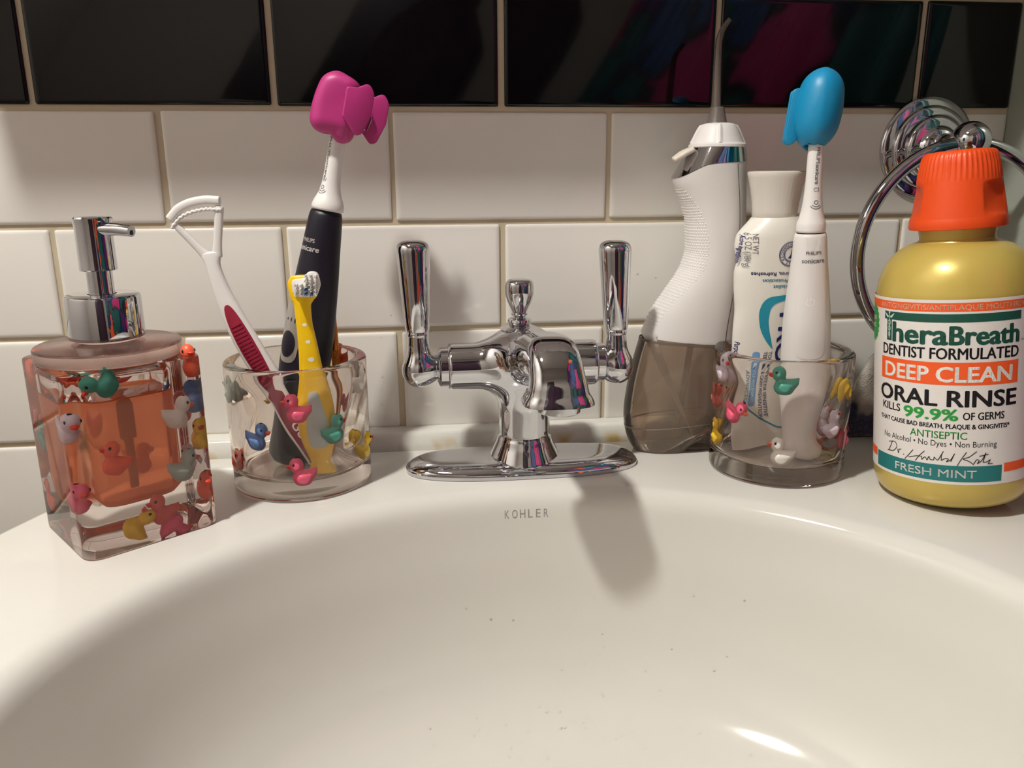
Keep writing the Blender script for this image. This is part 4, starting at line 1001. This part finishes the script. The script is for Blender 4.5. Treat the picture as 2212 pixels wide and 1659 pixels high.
# ------------------------------------------------------------------ toothpaste tube
def make_toothpaste():
    o = np.array((160, -78, 11.5)); P = lambda *a: np.array(a, float) - o
    t = thing('toothpaste_tube', 'white toothpaste tube with teal swoosh standing upside down in the right tumbler, pearly cap up', 'toothpaste', tuple(o * .001))
    tm = bump(mat('tube_white', '#e4dfd6', .35, coat=.1), 60, .12, .003)
    ex = [(12.2, 165, 22.0, .9), (18, 164.8, 22.4, 1.1), (24, 164.4, 22.8, 2.4), (45, 162.8, 24.0, 6.5), (80, 161, 24.4, 10.5), (100, 160.8, 24.6, 12.5), (125, 160.6, 25.6, 14.6), (140, 160.4, 26.2, 15.6), (150, 160.2, 26.4, 16), (157, 160.0, 25.4, 16), (162, 159.8, 21.6, 15.6), (166, 159.6, 17.5, 14.8), (168.5, 159.5, 15, 14)]
    B = Swept([(z, *P(x, -79 - (z - 12) * .01, z), a, b) for z, x, a, b in ex], (1, 0, 0), 2.0)
    # slight dent on the left edge
    v, f = B.mesh(90, 72)
    v = np.array(v); d = np.exp(-(((v[:, 2] + o[2] - 140) / 5) ** 2)) * np.clip((-(v[:, 0] + o[0] - 160) - 16) / 10, 0, 1); v[:, 0] += 2.2 * d
    d = np.exp(-(((v[:, 2] + o[2] - 108) / 9) ** 2)) * np.clip((-(v[:, 0] + o[0] - 160) - 12) / 12, 0, 1); v[:, 0] += .8 * d
    mobj('tube', v, f, tm, t, sharp=50)
    n = 120
    cap = [(13.6, 167.8), (14.1, 168.4), (14.2, 172), (14.8, 178), (16.2, 186), (17.9, 193), (18.6, 195.6), (18.4, 196.4), (17.6, 196.9), (14, 197.1), (.01, 197.1)]
    mobj('cap', *lathe(cap, n, *P(159, -80, 0)[:2], mod=lambda r, z, a: r * (1 + .004 * math.cos(40 * a)) if z < 194 else r), mat('pearl_cap', '#d3cbc2', .3, coat=.3), t, loc=(0, 0, -o[2] * .001), sharp=40)
    c, sd, bn, ab = B.frame(70.0); sg = 1 if bn[0][1] < 0 else -1
    cx = lambda v: catmull(B.s, B.c, v)
    def fn(u, z):          # u: mm to the right of the tube's middle, z: height above ledge
        u = np.atleast_1d(np.asarray(u, float)); z = np.broadcast_to(np.asarray(z, float), u.shape)
        a = catmull(B.s, B.ab, z)[:, 0]; q = np.clip(u / a, -.999, .999)
        th = np.arccos(q) * sg
        p = B.pos(th, z, .0)
        p[:, 1] -= .22; return p
    navy, teal, grey = mat('navy_print', '#232164', .4), mat('teal_print', '#178aa3', .4), mat('mid_grey_print', '#77757a', .4)
    g = Geo(); D = -PI / 2
    letter(g, 'NET WT', -19.3, 152.5, 3.3, 13.2, rot=D, bold=-.01, fn=fn, align='C'); letter(g, '6.5 OZ (184 g)', -23.2, 148.5, 3.3, 22.5, rot=D, bold=-.01, fn=fn)
    g.obj('net_weight_lettering', grey, t, smooth=False)
    g = Geo()
    letter(g, 'Active Ingredients', -25.9, 149.0, 1.9, 19, rot=D - .12, bold=.03, shear=.15, fn=fn); letter(g, 'Purposes', -24.0, 81, 2.4, 12.0, rot=D, bold=.03, shear=.2, fn=fn)
    letter(g, 'Restores, Refreshes', -3.6, 134.2, 2.3, 31, rot=PI, bold=.03, fn=fn)
    # seal
    sx, sz = 4.6, 145.6
    for r in (7.9, 7.3, 4.9, 4.3): stroke(g, [(sx + r * math.cos(a), sz + r * math.sin(a)) for a in np.linspace(0, 2 * PI, 40, endpoint=False)], .35, fn, closed=True)
    for i, ch in enumerate('DENTIST RECOMMENDED '):
        if ch == ' ': continue
        a = -PI / 2 - .3 - i / 20 * 2 * PI * -1; a = PI * 1.18 + (9 - i) * .0 - (i - 8) * .30
        letter(g, ch, sx + 5.3 * math.cos(a), sz + 5.3 * math.sin(a), 1.45, rot=a - PI / 2, bold=.02, fn=fn)
    fan(g, [(sx - 2, sz - 2.6), (sx + .8, sz - 2.6), (sx + 1.2, sz + 3), (sx + .2, sz + 3), (sx - .5, sz - 1.3)], fn)
    letter(g, 'PRO', 1.4, 90, 9.6, 34, rot=D, bold=.05, fn=fn)
    letter(g, 'TOOTHPASTE FOR SENSITIVE', -3.4, 58.5, 2.3, 45, rot=D, bold=.02, fn=fn); letter(g, 'TEETH & CAVITY PREVENTION', -6.6, 57.5, 2.3, 47, rot=D, bold=.02, fn=fn)
    g.obj('navy_lettering', navy, t, smooth=False)
    g = Geo()
    letter(g, 'Protection', -3.8, 129.8, 2.3, 16.5, rot=PI, bold=.03, fn=fn); letter(g, 'Specialist', 2.8, 125.8, 2.3, 16, rot=PI, bold=.03, fn=fn)
    letter(g, 'ADVANCED', -17.2, 58, 2.6, 26, rot=D, bold=-.01, fn=fn)
    # swoosh: crescent with a pointed tail
    o1 = [(14, 107.5), (4, 107), (-3.5, 106), (-8.2, 102), (-9.8, 95), (-8.4, 86), (-4, 77), (1.6, 70.4)]
    i1 = [(14, 104.8), (4, 103), (-.6, 101), (-3.0, 97), (-3.4, 91), (-2.2, 84), (-.2, 77), (1.6, 70.4)]
    q = np.linspace(0, 7, 40); A_ = catmull(range(8), np.array(o1), q) + (-2.5, 12); B_ = catmull(range(8), np.array(i1), q) + (-2.5, 12)
    pts = fn(np.r_[A_[:, 0], B_[:, 0]], np.r_[A_[:, 1], B_[:, 1]]); g.add(pts, [(i, i + 1, 41 + i, 40 + i) for i in range(39)])
    stroke(g, [(-17, 47), (-13, 40), (-6, 34), (4, 29), (14, 27)], 1.2, fn)
    g.obj('teal_swoosh', teal, t, smooth=False)
    g = Geo(); fan(g, round_poly([(-13.8, 81), (-8.9, 81), (-8.9, 42), (-13.8, 42)], 2.4, 6), fn); g.obj('blue_pill', mat('light_blue_print', '#6f9fd0', .4), t, smooth=False)
    g = Geo(); fn2 = lambda u, v: fn(u, v) - np.array((0, .12, 0)); letter(g, 'GENTLE WHITENING', -12.3, 61, 2.0, 32, rot=D, bold=.0, fn=fn2); g.obj('pill_lettering', mat('pale_blue_print', '#d6e2ec', .4), t, smooth=False)
make_toothpaste()

# ------------------------------------------------------------------ mouthwash bottle
def make_mouthwash():
    base = Vector((.2550, -.1520, .0006)); ax = Vector((-.0148, .0112, .2075)).normalized()
    toC = Vector((-.603, -.798, 0)); toC = (toC - ax * toC.dot(ax)).normalized(); toC = (toC * math.cos(.075) + toC.cross(ax) * math.sin(.075)).normalized(); right = toC.cross(ax) * -1
    # local frame: -y towards the camera side, x to its right, z along the bottle
    t = thing('mouthwash_bottle', 'yellow mouthwash bottle with orange cap and white label, at the right of the ledge', 'mouthwash')
    t.matrix_world = Matrix((right, -toC, ax)).transposed().to_4x4(); t.location = base
    ym = mat('pearl_yellow', '#c6ad57', .32, .2, coat=.35)
    prof = [(.01, 4.5), (22, 4.0), (29, 2.6), (32, 2.4)] + smooth_prof([(34.5, 2.6), (38.5, 4.8), (41.6, 9), (43.2, 15), (43.6, 20)], 16) + [(43.6, 30), (43.5, 80), (43.3, 118), (43.0, 126)] + \
        smooth_prof([(42.8, 129), (41.2, 136.5), (38.4, 143.5), (33.6, 150), (28.5, 154), (24.4, 156), (22.6, 156.5)], 24) + [(20.8, 157), (20.0, 158.5), (20.2, 161), (20.8, 164)]
    mobj('bottle', *lathe(prof, 96), ym, t, sharp=28)
    def cm(r, z, a):
        k = min(1, max(0, (z - 190) / 4))
        if z > 191 and z < 207: r = r * (1 + .014 * k * (math.cos(48 * a)))
        if 171 < z < 190:                                   # finger hollows
            w_ = math.sin((z - 171) / 19 * PI)
            for c0 in (math.radians(-28), math.radians(200), math.radians(86)):
                dlt = (a - c0 + PI) % (2 * PI) - PI
                if abs(dlt) < .42: r -= 2.6 * w_ ** .6 * (math.cos(dlt / .42 * PI / 2) ** .7)
        return r
    cp = [(24.8, 164.2), (25.7, 164.6), (25.9, 166), (25.6, 169.5)] + [(25.4 - (z - 170) * .155, z) for z in np.linspace(170, 191, 22)] + [(22.0, 192), (21.5, 195), (20.6, 200), (19.6, 204.6), (18.4, 206.8), (16.6, 207.8), (12, 208.2), (.01, 208.3)]
    mobj('cap', *lathe(cp, 192, mod=cm), mat('orange_cap', '#dc4a17', .38), t, sharp=45)
    white, org, grn, dgrn, tealm = mat('label_white', '#e2dcd8', .45), mat('label_orange', '#ec5a24', .45), mat('label_green', '#2c9640', .45), mat('label_dark_green', '#14493c', .45), mat('label_teal', '#1d6f70', .45)
    def F(off):
        def fn(u, v):
            u = np.atleast_1d(np.asarray(u, float)); v = np.broadcast_to(np.asarray(v, float), u.shape); r = 43.7 + off; a = u / 43.6
            return np.stack([r * np.sin(a), -r * np.cos(a), v], 1)
        return fn
    g = Geo(); quadpatch(g, -116, 116, 20.2, 127.4, F(0), 120, 6); lab = g.obj('label', white, t, sharp=60)
    f1, f2 = F(.09), F(.18)
    def lg(name, m, build, par=lab):
        g = Geo(); build(g); g.obj(name, m, par, smooth=False)
    def orange(g):
        quadpatch(g, -116, 116, 120.7, 125.6, f1, 110)
    lg('orange_band', org, orange)
    lg('orange_stripe', org, lambda g: quadpatch(g, -116, -45.2, 27.1, 32.4, f1, 40)); lg('orange_stripe', org, lambda g: quadpatch(g, 34, 116, 27.1, 32.4, f1, 40))
    lg('orange_panel', org, lambda g: quadpatch(g, -40.2, 40.2, 79.0, 92.0, f1, 50))
    lg('pale_lettering', mat('label_peach', '#f6cfb4', .45), lambda g: letter(g, 'ANTIGINGIVITIS/ANTIPLAQUE MOUTHRINSE', 3, 121.7, 2.9, 89, bold=0.016, fn=f2))
    lg('white_lettering', mat('label_print_white', '#f1ece6', .45), lambda g: letter(g, 'DEEP CLEAN', 0, 80.9, 8.4, 72, bold=0.045, fn=f2))
    lg('flavour_lettering', MATS['label_print_white'], lambda g: letter(g, 'FRESH MINT', -4, 24.4, 4.6, 45, bold=0.011, fn=f2))
    def therab(g):
        quadpatch(g, -37.7, 40.6, 114.7, 119.4, f1, 50); quadpatch(g, -35.4, -31.2, 102.2, 115.2, f1, 4)
        letter(g, 'hera', -30.0, 102.2, 11.2, 31.5, bold=0.061, align='L', fn=f1); letter(g, 'Breath', 3.0, 102.2, 10.2, 36.5, bold=0.061, align='L', fn=f1)
        letter(g, 'TM', 41.2, 102.4, 1.0, 2.2, align='L', fn=f1)
    lg('dark_green_lettering', dgrn, therab)
    def cad(g):            # winged staff on the big letter
        stroke(g, [(-33.3, 103.5), (-33.3, 118.6)], .5, f2); fan(g, ell(-33.3, 118.8, .7, .7, 12), f2)
        for sx in (-1, 1):
            fan(g, [(-33.3 + sx * .4, 116.4), (-33.3 + sx * 4.2, 118.8), (-33.3 + sx * 3.4, 117.4), (-33.3 + sx * 2.6, 116.4), (-33.3 + sx * 1.4, 115.4)], f2)
            stroke(g, [(-33.3 + sx * 1.3 * math.sin(q * 9) * (1 - q * .5), 114.6 - q * 10) for q in np.linspace(0, 1, 40)], .36, f2)
    lg('staff_emblem', mat('label_pale_green', '#b9cfc5', .45), cad)
    def black(g):
        letter(g, 'DENTIST FORMULATED', .6, 93.9, 6.2, 78.5, bold=0.034, fn=f1); letter(g, 'ORAL RINSE', -.4, 66.6, 9.0, 80, bold=0.050, fn=f1)
        letter(g, 'KILLS', -31.0, 60.4, 4.4, 14.2, bold=0.029, fn=f1); letter(g, 'OF GERMS', 21.6, 59.0, 4.2, 22, bold=0.029, fn=f1)
        letter(g, 'THAT CAUSE BAD BREATH, PLAQUE & GINGIVITIS*', -2, 53.6, 2.6, 76, bold=0.045, fn=f1)
        letter(g, 'No Alcohol • No Dyes • Non Burning', -3.6, 42.8, 3.4, 65, bold=-.005, fn=f1)
    lg('black_lettering', m_black, black)
    def green(g):
        letter(g, '99.9%', -6.6, 58.4, 6.3, 29, bold=0.071, fn=f1); letter(g, 'ANTISEPTIC', -2, 47.4, 4.2, 30, bold=0.016, fn=f1)
    lg('green_lettering', grn, green)
    def seal(g):
        n = 40; fan(g, [(-54 + (9.6 if i % 2 else 8.3) * math.cos(2 * PI * i / n), 112.5 + (12.6 if i % 2 else 10.9) * math.sin(2 * PI * i / n) - 1.5) for i in range(n)], f1)
    lg('green_seal', grn, seal)
    lg('seal_lettering', mat('label_print_white', '#f1ece6', .45), lambda g: (letter(g, 'ALCOHOL', -54.5, 112.0, 2.6, 12, rot=.12, bold=0.029, fn=f2), letter(g, 'FREE', -53.8, 107.6, 2.6, 7.5, rot=.12, bold=0.029, fn=f2)))
    lg('teal_band', tealm, lambda g: quadpatch(g, -43.9, 32.6, 22.0, 31.6, f1, 50))
    def sig(g):
        def cur(p, wd=.42):
            p = np.array(p, float); q = np.linspace(0, len(p) - 1, 14 * len(p)); stroke(g, catmull(range(len(p)), p, q), wd, f2)
        X = lambda L, dx: [(x + dx, y) for x, y in L]
        cur([(-29, 41), (-30.5, 37.5), (-32, 34.5)]); cur([(-32, 40), (-27.5, 41), (-25.6, 38.5), (-28.5, 35), (-33, 34.4)])
        cur([(-25, 37), (-24.4, 34.6), (-23.8, 37), (-22.4, 37.2)]); cur([(-21, 34.6), (-20.6, 34.4)], .7)
        cur([(-15, 38.6), (-17.6, 35), (-20, 32)]); cur([(-8.5, 39), (-11.4, 35.6), (-13.6, 32.2)]); cur([(-17.6, 33.6), (-12, 35.4), (-10, 35.4), (-9.8, 33.6), (-8.2, 35.4), (-7, 33.6)])
        cur([(-7, 33.6), (-6, 36), (-5.2, 34.2), (-3.6, 34.2), (-3.2, 36), (-1.6, 34.4), (0, 37), (1.4, 40), (.4, 37), (.4, 34.4), (2.6, 35.8), (4, 35.6), (3, 33.8), (5, 35), (7, 39), (5.2, 34)])
        cur([(13, 40), (10.6, 36), (8.4, 31.6)]); cur([(18.2, 40.4), (14, 37), (11.4, 36), (14.4, 34.6), (16.8, 32.6)]); cur([(16.8, 33), (18.4, 35.6), (19.6, 35), (18.6, 33.2), (20.6, 34.6), (23, 39.6), (21.6, 34), (23.2, 34), (25.6, 35.4), (24.4, 32.8), (27, 33)]); cur([(19.6, 37.6), (24.5, 38.6)])
    lg('signature', m_black, sig)
make_mouthwash()

# ------------------------------------------------------------------ the rest of the bathroom (seen in the reflections, and shading the wall)
def make_room_things():
    cab = thing('mirror_cabinet', 'white mirrored cabinet hanging on the wall above the sink, out of the picture', 'cabinet', (0, 0, 0))
    mobj('carcass', *box((-363, -114, 407), (340, -.8, 1010)), m_white, cab, smooth=False)
    for x0, x1 in ((-363, -14), (-12, 340)): mobj('mirror_door', *box((x0, -120, 407), (x1, -114.2, 1009)), mat('mirror', '#e8ecec', .02, 1.0), cab, smooth=False)
    # shower curtain along the tub at the right
    m = mat('curtain_print', '#ffffff', .55); nt = m.node_tree; b = nt.nodes['Principled BSDF']; L = nt.links.new
    tc = nt.nodes.new('ShaderNodeTexCoord'); nz = nt.nodes.new('ShaderNodeTexNoise'); nz.inputs['Scale'].default_value = 2.2; nz.inputs['Detail'].default_value = 1.0; nz.inputs['Distortion'].default_value = 1.4
    mp = nt.nodes.new('ShaderNodeMapping'); mp.inputs['Location'].default_value = (3.1, 1.2, .7); L(tc.outputs['Object'], mp.inputs[0]); L(mp.outputs[0], nz.inputs['Vector'])
    vo = nt.nodes.new('ShaderNodeTexVoronoi'); vo.inputs['Scale'].default_value = 4.2; mxv = nt.nodes.new('ShaderNodeMixRGB'); mxv.inputs[0].default_value = .35; L(mp.outputs[0], mxv.inputs[1]); L(nz.outputs['Color'], mxv.inputs[2]); L(mxv.outputs[0], vo.inputs['Vector'])
    sp = nt.nodes.new('ShaderNodeSeparateColor'); L(vo.outputs['Color'], sp.inputs[0])
    cr = nt.nodes.new('ShaderNodeValToRGB'); cr.color_ramp.interpolation = 'CONSTANT'; e = cr.color_ramp.elements
    cols = ['#173a6b', '#e0532a', '#0d4f4c', '#12508c', '#d9a516', '#a8205f', '#15244f', '#e8743a', '#4a1f5c']
    e[0].position = 0; e[0].color = srgb(cols[0]); e[1].position = 1 / 9; e[1].color = srgb(cols[1])
    for i in range(2, 9): k = e.new(i / 9); k.color = srgb(cols[i])
    L(sp.outputs[0], cr.inputs[0])
    v2 = nt.nodes.new('ShaderNodeTexVoronoi'); v2.feature = 'DISTANCE_TO_EDGE'; v2.inputs['Scale'].default_value = 4.2; L(mxv.outputs[0], v2.inputs['Vector'])
    c2 = nt.nodes.new('ShaderNodeValToRGB'); c2.color_ramp.interpolation = 'CONSTANT'; c2.color_ramp.elements[0].color = (0, 0, 0, 1); k = c2.color_ramp.elements.new(.035); k.color = (.5, .5, .5, 1); c2.color_ramp.elements[2].position = .06; c2.color_ramp.elements[2].color = (1, 1, 1, 1)
    L(v2.outputs['Distance'], c2.inputs[0])
    mx = nt.nodes.new('ShaderNodeMixRGB'); mx.inputs[1].default_value = srgb('#101018'); L(c2.outputs[0], mx.inputs[0]); L(cr.outputs[0], mx.inputs[2]); L(mx.outputs[0], b.inputs['Base Color'])
    n = 160; f = []
    v = []
    for s, dx in ((0, 0), (1, 2.5)):
        for z in (-640, 0, 640, 1180):
            for i in range(n):
                y = -122 - 1400 * i / (n - 1); v.append((430 + 26 * math.sin(i * .52) + 6 * math.sin(i * .21 + z * .002) + dx, y, z))
    for s in range(2):
        for k in range(3):
            for i in range(n - 1):
                a = (s * 4 + k) * n + i; q = (a, a + 1, a + n + 1, a + n); f.append(q if s == 0 else tuple(reversed(q)))
    t = thing('shower_curtain', 'colourful abstract shower curtain hanging along the tub, mirrored in the chrome and black tiles', 'shower curtain')
    mobj('curtain_cloth', v, f, m, t, sharp=0)
    mobj('curtain_rod', *[q if i else [(430 + x, -112 - z, 1192 + y) for x, y, z in q] for i, q in enumerate(lathe([(12, 0), (12, 1434)], 24))], m_chrome, t)
    tub = thing('bathtub', 'white bathtub behind the shower curtain', 'bathtub')
    mobj('tub_shell', *rings([[(p[0], p[1], z) for p in round_poly([(x0, y0), (x1, y0), (x1, y1), (x0, y1)], r, 6)] for x0, x1, y0, y1, r, z in ((474, 1146, -1546, -4, 20, -818), (474, 1146, -1546, -4, 20, -300), (480, 1140, -1540, -10, 20, -290), (540, 1090, -1480, -80, 90, -290), (560, 1070, -1450, -110, 110, -320), (610, 1020, -1380, -200, 120, -700))]), m_porc, tub, sharp=40)
    # unseen robe, added behind the viewer to darken the chrome reflections
    rb = thing('added_robe', 'unseen dark plum robe added behind the viewer to darken the reflections', 'bath robe', (.02, -1.47, .0))
    mr = bump(mat('plum_cloth', '#3a2230', .9), 120, .5, .003)
    rs = []
    for z, a, bb in ((-560, 230, 36), (-300, 220, 40), (0, 205, 40), (400, 200, 38), (640, 180, 36), (760, 110, 26), (820, 30, 12)):
        rs.append([(a * math.cos(q) + 8 * math.sin(5 * q), bb * math.sin(q) + 5 * math.sin(7 * q + z), z) for q in np.linspace(0, 2 * PI, 64, endpoint=False)])
    mobj('robe_cloth', *rings(rs), mr, rb, sharp=0)
    # lamp holder round the bulb
    lf = thing('ceiling_lamp', 'small ceiling lamp left of the sink, out of the picture', 'lamp', tuple(LAMP))
    mobj('lamp_stem', *lathe([(6, 80), (6, 510), (50, 520), (55, 529.5)], 32), m_white, lf); mobj('socket', *lathe([(18, 42), (20, 44), (20, 76), (10, 84)], 32), m_white, lf)
    mobj('added_shade', *lathe([(112, -4), (114, -4), (96, 30), (50, 70), (21, 80), (20, 78), (49, 67.5), (94, 28.5), (112, -4)], 64, caps=False), m_white, lf)  # unseen shade, added to keep the bulb's light off the ceiling
make_room_things()

# small splashes of water left in the basin and on the tiles
def droplets():
    rnd = random.Random(11); g = Geo()
    for i in range(150):
        th = rnd.gauss(math.radians(80), .35); s = 150 + abs(rnd.gauss(0, 55)) if rnd.random() < .8 else rnd.uniform(60, 160)
        if s > _bs[-1] - 2: continue
        p = basin_pos(np.array([th]), np.array([s]))[0]; r = rnd.uniform(.35, .95)
        e = .01; n = np.cross(basin_pos(np.array([th + e]), np.array([s]))[0] - p, basin_pos(np.array([th]), np.array([s + 1]))[0] - p); n /= np.linalg.norm(n); n = n if n[2] > 0 else -n
        a = np.cross(n, (0, 1, 0)); a /= np.linalg.norm(a); b = np.cross(n, a)
        rs = [[tuple(p + (a * math.cos(q) * r * 1.1 + b * math.sin(q) * r) * c + n * r * .45 * h) for q in np.linspace(0, 2 * PI, 10, endpoint=False)] for c, h in ((1, -.1), (.92, .35), (.7, .7), (.35, .94), (.02, 1))]
        g.add(*rings(rs, False, True))
    for i in range(26):
        p = np.array((rnd.uniform(-120, 110), -.5, rnd.uniform(16, 130))); r = rnd.uniform(.35, .8)
        rs = [[tuple(p + np.array((r * c * math.cos(q), -r * .5 * h, r * c * math.sin(q)))) for q in np.linspace(0, -2 * PI, 10, endpoint=False)] for c, h in ((1, -.1), (.92, .35), (.7, .7), (.35, .94), (.02, 1))]
        g.add(*rings([r_[::-1] for r_ in rs], False, True))
    o = g.obj('water_drops', thin('water', '#ffffff', .066, 0, rough=.02), None, sharp=0)
    tag(o, 'tiny drops of water splashed over the basin and the tiles behind the faucet', 'water drops', kind='stuff')
droplets()
